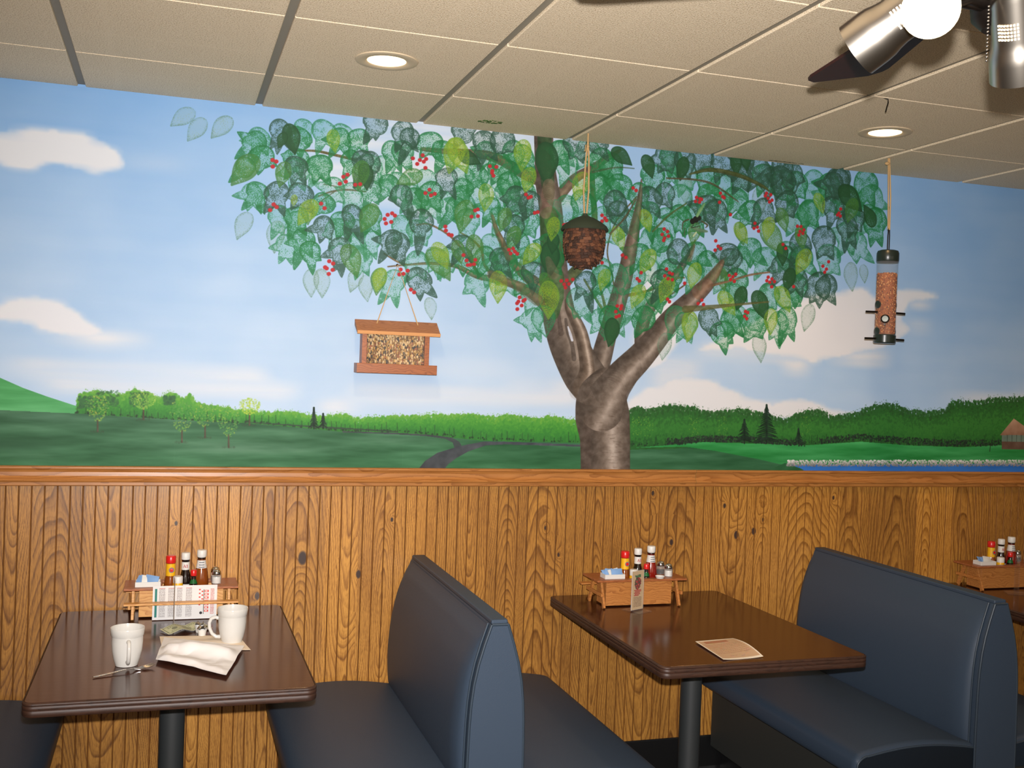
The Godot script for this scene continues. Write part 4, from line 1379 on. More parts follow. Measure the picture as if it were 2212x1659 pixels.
# ---------------------------------------------------------------- booths and tables
func loft(rings: Array, cap0 := true, cap1 := true, s: Shape = null) -> Shape:   # rings of equal length, each a closed outline
	if s == null:
		s = S()
	var m: int = rings[0].size()
	var mids := []
	for r in rings:
		var c := Vector3.ZERO
		for p in r:
			c += p
		mids.append(c / m)
	var nn := []
	for k in rings.size():
		var row := []
		for j in m:
			var du: Vector3 = rings[k][(j + 1) % m] - rings[k][(j + m - 1) % m]
			var dv: Vector3 = rings[mini(k + 1, rings.size() - 1)][j] - rings[maxi(k - 1, 0)][j]
			var q := du.cross(dv)
			if q.length() < 1e-12:
				q = rings[k][j] - mids[k]
			q = q.normalized()
			row.append(q)
		nn.append(row)
	# one sign for all: away from the middle
	var vote := 0.0
	for k in rings.size():
		for j in m:
			vote += nn[k][j].dot((rings[k][j] - mids[k]).normalized())
	var sg := 1.0 if vote > 0.0 else -1.0
	for k in rings.size() - 1:
		for j in m:
			var e := (j + 1) % m
			s.quad(rings[k][j], rings[k][e], rings[k + 1][e], rings[k + 1][j], nn[k][j] * sg, nn[k][e] * sg, nn[k + 1][e] * sg, nn[k + 1][j] * sg)
	for q in [[0, cap0, 1], [rings.size() - 1, cap1, rings.size() - 2]]:
		if not q[1]:
			continue
		var r: Array = rings[q[0]]
		var d: Vector3 = (mids[q[0]] - mids[q[2]]).normalized()
		var ax := d.cross(Vector3.UP if absf(d.y) < 0.9 else Vector3.RIGHT).normalized()
		var ay := d.cross(ax)
		var flat := PackedVector2Array()
		for p in r:
			flat.append(Vector2((p - mids[q[0]]).dot(ax), (p - mids[q[0]]).dot(ay)))
		var idx := Geometry2D.triangulate_polygon(flat)
		for k in range(0, idx.size(), 3):
			s.tri(r[idx[k]], r[idx[k + 1]], r[idx[k + 2]], d, d, d)
	return s

func curve(stops: Array, y: float) -> float:   # smooth lookup in [key, value, key, value ...]
	var n := stops.size() / 2
	if y <= stops[0]:
		return stops[1]
	for k in n - 1:
		if y <= stops[k * 2 + 2]:
			var t: float = (y - stops[k * 2]) / (stops[k * 2 + 2] - stops[k * 2])
			var a: float = stops[maxi(k - 1, 0) * 2 + 1]
			var d: float = stops[mini(k + 2, n - 1) * 2 + 1]
			return cubic_interpolate(stops[k * 2 + 1], stops[k * 2 + 3], a, d, t)
	return stops[n * 2 - 1]

const PAD := [0.38, 0.088, 0.46, 0.106, 0.54, 0.1115, 0.62, 0.1095, 0.70, 0.101, 0.78, 0.084, 0.85, 0.057, 0.905, 0.028]
const CORE := [0.0, 0.084, 0.45, 0.084, 0.58, 0.082, 0.67, 0.0785, 0.745, 0.070, 0.81, 0.056, 0.87, 0.038, 0.908, 0.0245]

func make_booth(label: String, x: float) -> Node3D:
	var o := thing("booth_bench", label, "booth bench", Vector3(x, 0, 0.012), 0.0, "navy vinyl booth benches")
	var z1 := 1.045
	# wedge-shaped core that shows as the end panel
	var out := []
	for k in 17:
		var y := 0.02 + (0.908 - 0.02) * k / 16.0
		out.append(Vector2(curve(CORE, y), y))
	var ring := []
	for p in out:
		ring.append(p)
	for k in range(16, -1, -1):
		ring.append(Vector2(-out[k].x, out[k].y))
	var poly := PackedVector2Array(ring)
	part("end_panel", S().prism(poly, z1 + 0.005, Vector3(0, 0, (z1 + 0.005) * 0.5)).mesh(), M.vinyl, o)
	var welt := S()
	for s in [-1.0, 1.0]:
		var pts := []
		for p in out:
			pts.append(Vector3(p.x * s, p.y, z1 + 0.003))
		welt.tube(pts, 0.0042, 6)
		var pts2 := []
		for p in out:
			pts2.append(Vector3((p.x + 0.004) * s, p.y, z1 - 0.022))
		welt.tube(pts2, 0.0032, 6)
	welt.tube([Vector3(-out[16].x, 0.908, z1 + 0.003), Vector3(out[16].x, 0.908, z1 + 0.003)], 0.0042, 6)
	part("welt_cord", welt.mesh(), M.vinyl_seam, o)
	part("top_strip", S().box(Vector3(0, 0.914, z1 * 0.5), Vector3(0.05, 0.015, z1), 0.005).mesh(), M.vinyl, o)
	for s in [-1.0, 1.0]:
		# upholstered back, bulging, drawn in along its edges
		var f := func(u: float, v: float) -> Vector3:
			var y := lerpf(0.39, 0.902, v)
			var zz := lerpf(0.004, z1 - 0.022, u)
			var edge := clampf((z1 - 0.022 - zz) / 0.085, 0.0, 1.0)
			edge = sqrt(1.0 - pow(1.0 - edge, 2.0))
			var e0 := clampf(zz / 0.03, 0.0, 1.0)
			edge = minf(edge, 0.4 + 0.6 * sqrt(1.0 - pow(1.0 - e0, 2.0)))
			var w := lerpf(curve(CORE, y) + 0.002, curve(PAD, y), edge)
			return Vector3(w * s, y, zz if s > 0 else z1 - 0.018 - zz) if s > 0 else Vector3(-w, y, zz)
		var sh := S()
		if s > 0:
			sh.sheet(40, 28, func(u, v): return f.call(1.0 - u, v))
		else:
			sh.sheet(40, 28, f)
		# the sheet must face outwards
		for k in sh.n.size():
			if sh.n[k].x * s < -0.05:
				sh.n[k] = -sh.n[k]
		part("back_cushion", sh.mesh(), M.vinyl, o)
		# seat: crowned top, rolled front edge
		var prof := []
		for k in 15:
			var d := lerpf(0.06, 0.505, k / 14.0)
			prof.append(Vector2(d, 0.436 + 0.026 * sin(PI * clampf((d - 0.06) / 0.48, 0.0, 1.0))))
		for k in range(1, 8):
			var a := PI * 0.5 * k / 7.0
			prof.append(Vector2(0.505 + sin(a) * 0.047, 0.405 + cos(a) * 0.035))
		prof.append_array([Vector2(0.552, 0.39), Vector2(0.55, 0.372), Vector2(0.545, 0.36), Vector2(0.535, 0.352), Vector2(0.52, 0.349), Vector2(0.4, 0.348), Vector2(0.2, 0.348), Vector2(0.06, 0.348), Vector2(0.06, 0.38), Vector2(0.06, 0.41)])
		var rings := []
		for zz in [[0.002, 0.010], [0.008, 0.004], [0.02, 0.0], [0.3, 0.0], [0.7, 0.0], [z1 - 0.025, 0.0], [z1 - 0.012, 0.003], [z1 - 0.004, 0.009], [z1, 0.016]]:
			var r := []
			for p in prof:
				var q: Vector2 = p
				r.append(Vector3(clampf(q.x, 0.06 + zz[1] * 0.0, 0.552 - zz[1] * 0.7) * s, minf(q.y, q.y - zz[1] * clampf((q.y - 0.39) * 20.0, 0.0, 1.0)), zz[0]))
			rings.append(r)
		part("seat_cushion", loft(rings).mesh(), M.vinyl, o)
		var piping := []
		for k in 15:
			piping.append(Vector3(prof[k].x * s, prof[k].y - 0.014, z1 - 0.001))
		for k in range(15, 22):
			piping.append(Vector3((prof[k].x - 0.009) * s, prof[k].y - 0.010, z1 - 0.001))
		part("seat_welt", S().tube(piping, 0.0035, 6).mesh(), M.vinyl_seam, o)
		part("seat_base", S().box(Vector3(0.29 * s, 0.225, 0.51), Vector3(0.42, 0.25, 1.0), 0.006).mesh(), M.kick, o)
		part("plinth", S().box(Vector3(0.27 * s, 0.05, 0.49), Vector3(0.37, 0.1, 0.94), 0.003).mesh(), M.base_black, o)
	return o

func rounded_rect(w: float, d: float, r: float, seg := 6) -> Array:
	var o := []
	for c in [[1, 1, 0.0], [-1, 1, 0.5], [-1, -1, 1.0], [1, -1, 1.5]]:
		for k in seg + 1:
			var a: float = PI * (c[2] + 0.5 * k / seg)
			o.append(Vector2(c[0] * (w * 0.5 - r) + cos(a) * r, c[1] * (d * 0.5 - r) + sin(a) * r))
	return o

func ring_at(o: Array, y: float, grow: float) -> Array:
	var r := []
	var m := o.size()
	for k in m:
		var t: Vector2 = (o[(k + 1) % m] - o[(k + m - 1) % m]).normalized()
		var q: Vector2 = o[k] + Vector2(t.y, -t.x) * grow
		r.append(Vector3(q.x, y, q.y))
	return r

func make_table(label: String, x: float) -> Node3D:
	var w := 0.742
	var d := 1.018
	var o := thing("dining_table", label, "table", Vector3(x, 0, 0.016 + d * 0.5), 0.0, "brown laminate dining tables")
	var out := rounded_rect(w, d, 0.028)
	part("tabletop", loft([ring_at(out, 0.720, -0.008), ring_at(out, 0.744, -0.004), ring_at(out, 0.7485, -0.003), ring_at(out, 0.75, -0.006)], true, true).mesh(), M.laminate, o)
	var steps := [[-0.004, 0.7495], [0.0, 0.7475], [0.0008, 0.7445], [0.0002, 0.7425], [-0.0018, 0.7415], [-0.0018, 0.7405], [0.0002, 0.7395], [0.0008, 0.735], [0.0002, 0.7305], [-0.0018, 0.7295], [-0.0018, 0.7285], [0.0002, 0.7275], [0.0008, 0.721], [0.0, 0.715], [-0.003, 0.712]]
	var rings := []
	for s in steps:
		rings.append(ring_at(out, s[1], s[0]))
	var edge := loft(rings, false, false)
	part("edge_band", edge.mesh(), M.edge, o)
	part("underside", S().box(Vector3(0, 0.716, 0), Vector3(w - 0.03, 0.008, d - 0.03)).mesh(), M.kick, o)
	part("pedestal", S().lathe([Vector2(0.038, 0.03), Vector2(0.038, 0.70)], 28).mesh(), M.post, o)
	part("mounting_plate", S().box(Vector3(0, 0.705, 0), Vector3(0.3, 0.012, 0.3), 0.003).mesh(), M.post, o)
	part("foot", S().lathe([Vector2(0.0, 0.045), Vector2(0.05, 0.043), Vector2(0.12, 0.03), Vector2(0.2, 0.014), Vector2(0.215, 0.006), Vector2(0.215, 0.0)], 36).mesh(), M.post, o)
	return o

func build_furniture():
	make_booth("navy vinyl booth bench left of the table with two mugs, only its seat in view", -0.86)
	make_booth("navy vinyl double booth bench between the mug table and the leaflet table", 0.92)
	make_booth("navy vinyl double booth bench right of the table with the tan leaflet", 2.69)
	make_table("brown laminate table with two white mugs and a crumpled napkin", 0.041)
	make_table("brown laminate table with a tan paper leaflet near its front edge", 1.823)
	make_table("brown laminate table mostly hidden behind the right-hand booth bench", 3.60)

# ---------------------------------------------------------------- bird feeders and what hangs from the ceiling
func grain_cloud(count: int, place: Callable, size: float, seed: int) -> ArrayMesh:
	var r := RandomNumberGenerator.new()
	r.seed = seed
	var s := S()
	for k in count:
		var at: Vector3 = place.call(r)
		s.ball(at, Vector3(r.randf_range(0.35, 0.6), r.randf_range(0.5, 1.0), r.randf_range(0.35, 0.6)) * size, 5, 3)
	return s.mesh()

func build_feeders():
	# half feeder of cedar that hangs flat against the mural
	var f := thing("bird_feeder", "small cedar hopper bird feeder of mixed seed hung against the painted sky", "bird feeder", Vector3(0.805, 1.605, 0.004))
	var roof := PackedVector2Array([Vector2(0.0, 0.198), Vector2(0.062, 0.155), Vector2(0.067, 0.146), Vector2(0.0, 0.176)])
	var turn := Basis(Vector3.UP, -PI / 2)
	part("roof", S().prism(roof, 0.313, Vector3(0.0, 0, 0), turn).mesh(), M.cedar, f)
	part("eave_edge", S().box(Vector3(0, 0.1495, 0.0655), Vector3(0.313, 0.0125, 0.005), 0.001, Basis(Vector3.RIGHT, 0.35)).mesh(), M.cedar_light, f)
	part("tray", S().box(Vector3(-0.003, 0.018, 0.033), Vector3(0.302, 0.036, 0.064), 0.0015).mesh(), M.redwood, f)
	for s in [-1.0, 1.0]:
		part("side_board", S().box(Vector3(-0.008 + 0.118 * s, 0.095, 0.027), Vector3(0.018, 0.125, 0.05), 0.001).mesh(), M.redwood, f)
	part("back_board", S().box(Vector3(-0.008, 0.1, 0.004), Vector3(0.23, 0.14, 0.006)).mesh(), M.cedar, f)
	part("window_pane", S().box(Vector3(-0.008, 0.093, 0.0495), Vector3(0.222, 0.118, 0.002)).mesh(), M.clear, f)
	for q in [[0, lin(220, 190, 140)], [1, lin(140, 104, 56)], [2, lin(190, 148, 80)], [3, lin(62, 54, 48)], [4, lin(160, 100, 64)]]:
		var place := func(r: RandomNumberGenerator) -> Vector3: return Vector3(-0.008 + r.randf_range(-0.106, 0.106), r.randf_range(0.038, 0.149), r.randf_range(0.036, 0.046))
		var seeds := part("seed_mix", grain_cloud([360, 200, 280, 110, 110][q[0]], place, 0.0088, 40 + q[0]), mat(q[1], 0.6), f)
		seeds.set_meta("kind", "stuff")
	part("hanging_cord", S().tube([Vector3(-0.077, 0.185, 0.02), Vector3(-0.005, 0.408, 0.012), Vector3(0.079, 0.185, 0.02)], 0.0022, 6).mesh(), M.twine, f)
	part("nail", S().lathe([Vector2(0.0, 0.0), Vector2(0.0035, 0.0), Vector2(0.0035, 0.012), Vector2(0.0, 0.012)], 8, Vector3(-0.005, 0.409, -0.002), Basis(Vector3.RIGHT, PI / 2)).mesh(), M.dark_metal, f)

	# acorn-shaped feeder of overlapping brown scales under a dark cap
	var a := thing("acorn_feeder", "brown acorn-shaped bird feeder with dark cap hanging before the painted trunk", "bird feeder", Vector3(1.497, 2.033, 0.139))
	var body := [Vector2(0.0, 0.002), Vector2(0.022, 0.004), Vector2(0.045, 0.016), Vector2(0.062, 0.036), Vector2(0.072, 0.062), Vector2(0.077, 0.095), Vector2(0.077, 0.125), Vector2(0.074, 0.15), Vector2(0.064, 0.158), Vector2(0.0, 0.16)]
	part("body", S().lathe(body, 32).mesh(), mat(lin(84, 52, 36), 0.8), a)
	var scales := S()
	var tints := [S(), S(), S()]
	for row in 14:
		var y := 0.008 + row * 0.0112
		var rad := 0.0
		for k in body.size() - 1:
			if y >= body[k].y and y <= body[k + 1].y:
				rad = lerpf(body[k].x, body[k + 1].x, (y - body[k].y) / (body[k + 1].y - body[k].y))
		var cnt := int(maxf(8.0, TAU * rad / 0.0155))
		for k in cnt:
			var an := TAU * (k + 0.5 * (row % 2)) / cnt + rng.randf_range(-0.05, 0.05)
			var b := Basis(Vector3.UP, -an) * Basis(Vector3.RIGHT, rng.randf_range(-0.45, 0.45)) * Basis(Vector3.BACK, rng.randf_range(0.15, 0.6))
			tints[rng.randi() % 3].box(Vector3(cos(an) * (rad + 0.001), y + rng.randf_range(-0.002, 0.002), sin(an) * (rad + 0.001)), Vector3(0.006, rng.randf_range(0.012, 0.018), rng.randf_range(0.012, 0.02)), 0.0028, b)
	for k in 3:
		var sc := part("scale_shell", tints[k].mesh(), mat([lin(96, 58, 38), lin(62, 39, 27), lin(118, 74, 48)][k], 0.75), a)
		sc.set_meta("kind", "stuff")
	part("cap", S().lathe([Vector2(0.0, 0.150), Vector2(0.070, 0.150), Vector2(0.088, 0.145), Vector2(0.092, 0.150), Vector2(0.085, 0.163), Vector2(0.062, 0.180), Vector2(0.034, 0.195), Vector2(0.012, 0.203), Vector2(0.008, 0.212), Vector2(0.0, 0.214)], 36).mesh(), mat(lin(52, 60, 42), 0.75), a)
	part("perch_hole", S().lathe([Vector2(0.0, 0.002), Vector2(0.013, 0.0015), Vector2(0.014, -0.003)], 16, Vector3(0.064, 0.118, 0.044), Basis(Vector3.RIGHT, PI / 2) * Basis(Vector3.BACK, -0.96)).mesh(), mat(lin(176, 130, 100), 0.8), a)
	var top := CEIL - 2.033
	part("hanging_twine", S().tube([Vector3(-0.004, 0.21, 0), Vector3(-0.010, 0.3, 0), Vector3(-0.006, 0.42, 0), Vector3(0.0, top - 0.03, 0.0), Vector3(0.0, top, 0.0)], 0.0034, 6).tube([Vector3(0.006, 0.21, 0), Vector3(0.010, 0.3, 0.002), Vector3(0.006, 0.42, 0.002), Vector3(0.0, top - 0.03, 0.001)], 0.0034, 6).ball(Vector3(0.0, top - 0.05, 0.002), Vector3(0.006, 0.008, 0.006)).tube([Vector3(0.0, top - 0.05, 0.002), Vector3(-0.010, top - 0.045, 0.003), Vector3(-0.012, top - 0.07, 0.004)], 0.002, 6).mesh(), M.twine, a)

	# seed tube: clear plastic, dark cap and base, four perches, one port that faces the room
	var t := thing("tube_feeder", "clear tube bird feeder half full of orange seed, hanging at the right of the crown", "bird feeder", Vector3(2.770, 1.800, 0.284))
	part("cap", S().lathe([Vector2(0.0, 0.332), Vector2(0.042, 0.332), Vector2(0.044, 0.336), Vector2(0.044, 0.366), Vector2(0.040, 0.376), Vector2(0.028, 0.380), Vector2(0.0, 0.381)], 32).mesh(), M.black_plastic, t)
	part("tube", S().lathe([Vector2(0.0425, 0.028), Vector2(0.0425, 0.34)], 36).lathe([Vector2(0.0405, 0.34), Vector2(0.0405, 0.028)], 36).mesh(), M.clear, t)
	part("base", S().lathe([Vector2(0.0, 0.0), Vector2(0.040, 0.0), Vector2(0.044, 0.004), Vector2(0.044, 0.032), Vector2(0.040, 0.036), Vector2(0.02, 0.046), Vector2(0.0, 0.048)], 32).mesh(), M.black_plastic, t)
	part("seed_core", S().lathe([Vector2(0.0, 0.037), Vector2(0.0385, 0.037), Vector2(0.0385, 0.282), Vector2(0.0, 0.284)], 28).mesh(), mat(lin(140, 78, 38), 0.8), t)
	for q in [[0, lin(176, 104, 50)], [1, lin(142, 74, 34)], [2, lin(204, 152, 94)], [3, lin(92, 50, 30)]]:
		var place := func(r: RandomNumberGenerator) -> Vector3:
			var an := r.randf() * TAU
			var e := 0.0385 if r.randf() < 0.9 else r.randf() * 0.038
			return Vector3(cos(an) * e, r.randf_range(0.04, 0.282) if e > 0.038 else 0.284, sin(an) * e)
		var seeds := part("seed", grain_cloud([560, 460, 300, 260][q[0]], place, 0.0044, 60 + q[0]), mat(q[1], 0.6), t)
		seeds.set_meta("kind", "stuff")
	for y in [0.018, 0.126]:
		for s in [-1.0, 1.0]:
			part("perch", S().tube([Vector3(0.040 * s, y, 0), Vector3(0.094 * s, y - 0.001, 0), Vector3(0.0945 * s, y - 0.001, 0)], [0.0042, 0.0042, 0.003], 10).mesh(), M.dark_metal, t)
			part("feed_port", S().lathe([Vector2(0.0, 0.004), Vector2(0.008, 0.004), Vector2(0.016, 0.0), Vector2(0.016, -0.006)], 18, Vector3(0.0415 * s, y + 0.03, 0), Basis(Vector3.BACK, -PI / 2 * s)).mesh(), M.black_plastic, t)
	var away := Vector3(-0.62, 0, 0.78)
	part("front_port", S().lathe([Vector2(0.012, 0.002), Vector2(0.0135, 0.005), Vector2(0.0165, 0.004), Vector2(0.018, -0.002)], 24, Vector3(0, 0.098, 0) + away * 0.0425, Basis(Quaternion(Vector3.UP, away))).mesh(), M.dark_metal, t)
	part("port_plate", S().lathe([Vector2(0.0, 0.0025), Vector2(0.0125, 0.002)], 20, Vector3(0, 0.098, 0) + away * 0.0425, Basis(Quaternion(Vector3.UP, away))).mesh(), mat(lin(122, 132, 124), 0.4), t)
	part("front_perch", S().tube([Vector3(0, 0.074, 0) + away * 0.041, Vector3(0, 0.073, 0) + away * 0.094], 0.0042, 10).mesh(), M.dark_metal, t)
	part("wire_bail", S().tube([Vector3(-0.004, 0.378, 0), Vector3(-0.004, 0.44, 0), Vector3(-0.002, 0.468, 0), Vector3(0.002, 0.468, 0), Vector3(0.004, 0.44, 0), Vector3(0.004, 0.378, 0)], 0.0022, 6).mesh(), M.dark_metal, t)
	var tt := CEIL - 1.8
	part("hanging_twine", S().tube([Vector3(0.001, 0.462, 0.002), Vector3(-0.001, 0.6, 0.002), Vector3(-0.012, tt, 0.0)], 0.0032, 7).tube([Vector3(-0.003, 0.464, -0.002), Vector3(-0.009, 0.6, -0.001), Vector3(-0.018, tt, 0.0)], 0.0026, 7).ball(Vector3(-0.024, tt - 0.022, 0.004), Vector3(0.012, 0.007, 0.008)).mesh(), M.twine, t)

	# bent wire hook left over in a tile joint
	single("ceiling_hook", "short bent black wire hook sticking out of the ceiling beside the fan blade", "hook", S().tube([Vector3(-0.012, 0.004, -0.004), Vector3(0.012, -0.003, 0.0), Vector3(0.008, -0.016, 0.006), Vector3(-0.004, -0.034, 0.016), Vector3(-0.012, -0.050, 0.022)], 0.0021, 6).mesh(), M.dark_metal, Vector3(2.155, CEIL, 1.045))
	# green paint that strayed onto the ceiling tile
	var smear := S()
	for k in 70:
		var u := rng.randf_range(-1, 1)
		smear.box(Vector3(u * 0.045 + 0.01, -0.0004, rng.randf_range(-1, 1) * 0.030 * (1.0 - absf(u) * 0.6)), Vector3(rng.randf_range(0.004, 0.012), 0.0008, rng.randf_range(0.002, 0.006)), 0.0, Basis(Vector3.UP, rng.randf_range(-0.5, 0.5)))
	var o := single("paint_smear", "green paint smear on the ceiling tile above the painted crown", "paint smear", smear.mesh(), mat(lin(72, 104, 40), 0.8), Vector3(1.093, CEIL, 0.150))
	o.set_meta("kind", "stuff")
	var line := S()
	for k in 30:
		line.box(Vector3(rng.randf_range(-0.085, 0.085), -0.0004, rng.randf_range(-0.004, 0.004)), Vector3(rng.randf_range(0.006, 0.02), 0.0008, rng.randf_range(0.001, 0.003)), 0.0)
	var o2 := single("paint_smear", "thin dark green paint smear where the ceiling meets the crown's right half", "paint smear", line.mesh(), mat(lin(52, 66, 34), 0.8), Vector3(2.44, CEIL, 0.03))
	o2.set_meta("kind", "stuff")

# ---------------------------------------------------------------- ceiling fan with its spot lamps
func build_fan():
	var hub := Vector3(1.164, 2.275, 2.64)
	var f := thing("ceiling_fan", "dark wood ceiling fan with brushed nickel spot lamps", "ceiling fan", Vector3(hub.x, CEIL, hub.z))
	var d := 2.27 - CEIL
	part("canopy", S().lathe([Vector2(0.0, -0.06), Vector2(0.05, -0.06), Vector2(0.07, -0.03), Vector2(0.075, -0.001)], 32).mesh(), M.nickel, f)
	part("downrod", S().lathe([Vector2(0.014, -0.14), Vector2(0.014, -0.05)], 16).mesh(), M.nickel, f)
	part("motor", S().lathe([Vector2(0.0, d - 0.035), Vector2(0.085, d - 0.035), Vector2(0.11, d - 0.01), Vector2(0.115, d + 0.04), Vector2(0.1, d + 0.08), Vector2(0.05, d + 0.13), Vector2(0.0, d + 0.14)], 40).mesh(), M.dark_metal, f)
	part("light_plate", S().lathe([Vector2(0.0, d - 0.10), Vector2(0.03, d - 0.10), Vector2(0.045, d - 0.085), Vector2(0.05, d - 0.04), Vector2(0.06, d - 0.034)], 32).mesh(), M.dark_metal, f)
	# five pitched blades
	for k in 5:
		var an := deg_to_rad(-75.9) + TAU * k / 5.0
		var dir := Vector3(cos(an), 0, sin(an))
		var side := Vector3(-sin(an), 0, cos(an))
		var tilt := -0.17
		var s := S()
		var prof := []
		for j in 21:
			var u := j / 20.0
			var r := lerpf(0.17, 0.652, u)
			var w := lerpf(0.040, 0.088, u)
			if u > 0.9:
				w *= sqrt(maxf(0.0, 1.0 - pow((u - 0.9) / 0.1, 2.0) * 0.55))
			prof.append([r, w])
		var pitch := Basis(dir, tilt)
		var outline := PackedVector2Array()
		for j in prof: outline.append(Vector2(j[0], j[1]))
		for j in range(prof.size() - 1, -1, -1): outline.append(Vector2(prof[j][0], -prof[j][1]))
		s.prism(outline, 0.006, Vector3(0, d + 0.005, 0), Basis(dir, pitch * side, dir.cross(pitch * side)))
		var b := part("blade", s.mesh(), M.mahogany, f)
		part("blade_iron", S().box(Vector3(0, d - 0.004, 0) + dir * 0.15, Vector3(0.13, 0.006, 0.034), 0.002, Basis(dir, Vector3.UP, dir.cross(Vector3.UP)) ).mesh(), M.dark_metal, b)
	# three spot heads
	var heads := [
		[Vector3(-0.2145, -0.1345, 0.105), Vector3(-0.62, -0.30, 0.76)],
		[Vector3(-0.176, -0.109, -0.038), Vector3(-0.40, -0.42, -0.62)],
		[Vector3(0.018, -0.122, 0.012), Vector3(0.46, -0.80, -0.36)],
	]
	for k in 3:
		var dir: Vector3 = heads[k][1].normalized()
		var at: Vector3 = heads[k][0] + Vector3(0, d, 0)
		var turn := Basis(Quaternion(Vector3.UP, dir)) * Basis.from_scale(Vector3(0.8, 1.0, 0.8) if k == 0 else Vector3.ONE)
		var back := at - dir * 0.075
		var shade := part("lamp_shade", S().lathe([Vector2(0.0, -0.095), Vector2(0.026, -0.094), Vector2(0.033, -0.088), Vector2(0.0355, -0.07), Vector2(0.0360, -0.012), Vector2(0.0380, 0.0), Vector2(0.0410, 0.010), Vector2(0.0424, 0.022), Vector2(0.0432, 0.052), Vector2(0.0420, 0.052), Vector2(0.040, 0.022), Vector2(0.034, -0.002), Vector2(0.032, -0.04), Vector2(0.0, -0.07)], 36, at, turn).mesh(), M.nickel, f)
		part("lamp_arm", S().tube([Vector3(0, d - 0.07, 0), Vector3(back.x * 0.5, d - 0.075, back.z * 0.5), back + dir * 0.004], 0.008, 10).mesh(), M.dark_metal, f)
		# rows of vent holes that shine
		var vents := S()
		var face := (cam_at - (Vector3(hub.x, CEIL, hub.z) + at))
		var out := (face - dir * face.dot(dir)).normalized().rotated(dir, 0.35 if k == 2 else 0.0)
		var across := dir.cross(out)
		for i in 7:
			for j in 5:
				var ang := (i - 3) * 0.125
				var nrm := (out * cos(ang) + across * sin(ang))
				vents.box(at + dir * (-0.040 + j * 0.0052) + nrm * (0.0296 if k == 0 else 0.0368), Vector3(0.0026, 0.0026, 0.0012), 0.0, Basis(across * cos(ang) - out * sin(ang), dir, nrm))
		part("vent_light", vents.mesh(), M.vent, shade)
		var bulb_r := 0.0365 if k == 0 else 0.030
		var bulb_at := at + dir * (0.052 if k == 0 else 0.012)
		part("bulb", S().ball(bulb_at, Vector3.ONE * bulb_r, 32, 20).mesh(), M.bulb, shade)
		var l := OmniLight3D.new()
		l.name = "bulb_light"
		l.light_color = Color(1.0, 0.78, 0.5)
		l.light_energy = 0.05
		l.light_size = bulb_r * 0.6
		l.omni_range = 10.0
		l.omni_attenuation = 2.0
		l.shadow_enabled = true
		l.position = bulb_at
		f.add_child(l, true)
	# pull chain of small beads
	var chain := S()
	for k in 16:
		chain.ball(Vector3(-0.058, d - 0.085 - k * 0.0052, 0.034), Vector3.ONE * 0.0019, 6, 4)
	part("pull_chain", chain.mesh(), M.nickel, f)

# ---------------------------------------------------------------- things on the tables
const TOP := 0.7502

func make_caddy(label: String, at: Vector3, turn: float, benches: Array) -> Node3D:   # a little picnic table with a box below that holds the bottles
	var o := thing("condiment_caddy", label, "condiment caddy", at, turn, "picnic-table condiment caddies")
	var wood: Material = M.honey if benches.size() > 1 else M.honey_dark
	var hy := 0.104
	# tabletop: four boards round the bottle opening
	var t := 0.008
	part("tabletop_board", S().box(Vector3(0, hy, 0.060), Vector3(0.372, t, 0.030), 0.0015).mesh(), M.redwood, o)
	part("tabletop_board", S().box(Vector3(0, hy, -0.060), Vector3(0.372, t, 0.030), 0.0015).mesh(), M.redwood, o)
	part("tabletop_board", S().box(Vector3(-0.1245, hy, 0), Vector3(0.123, t, 0.089), 0.0015).mesh(), M.redwood, o)
	part("tabletop_board", S().box(Vector3(0.143, hy, 0), Vector3(0.086, t, 0.089), 0.0015).mesh(), M.redwood, o)
	# box
	for s in [-1.0, 1.0]:
		part("box_side", S().box(Vector3(0, 0.052, 0.042 * s), Vector3(0.274, 0.094, 0.006), 0.001).mesh(), wood, o)
		part("box_end", S().box(Vector3(0.134 * s, 0.052, 0), Vector3(0.006, 0.094, 0.078), 0.001).mesh(), wood, o)
	part("box_floor", S().box(Vector3(0, 0.008, 0), Vector3(0.262, 0.006, 0.078)).mesh(), wood, o)
	# splayed legs, benches on their braces
	for s in [-1.0, 1.0]:
		for q in [-1.0, 1.0]:
			var a := Vector3(0.156 * s, 0.100, 0.034 * q)
			var b := Vector3(0.156 * s, 0.002, 0.074 * q)
			part("leg", S().box((a + b) * 0.5, Vector3(0.009, (a - b).length(), 0.016), 0.001, Basis(Vector3.RIGHT, -atan2((a - b).z, (a - b).y) * -1.0)).mesh(), wood, o)
		part("brace", S().box(Vector3(0.166 * s, 0.052, 0), Vector3(0.008, 0.013, 0.222 if benches.size() > 1 else 0.15), 0.001).mesh(), wood, o)
	for q in benches:
		part("bench", S().box(Vector3(0, 0.0625, 0.104 * q), Vector3(0.368, 0.007, 0.030), 0.0015).mesh(), wood, o)
	return o

func label_band(r0: float, y0: float, r1: float, y1: float, a0: float, a1: float) -> ArrayMesh:   # a label wrapped round part of a bottle
	var s := S()
	var n := 14
	for k in n:
		var a := lerpf(a0, a1, float(k) / n)
		var b := lerpf(a0, a1, float(k + 1) / n)
		var da := Vector3(sin(a), 0, cos(a))
		var db := Vector3(sin(b), 0, cos(b))
		s.quad(da * r0 + Vector3.UP * y0, db * r0 + Vector3.UP * y0, db * r1 + Vector3.UP * y1, da * r1 + Vector3.UP * y1, da, db, db, da)
	return s.mesh()

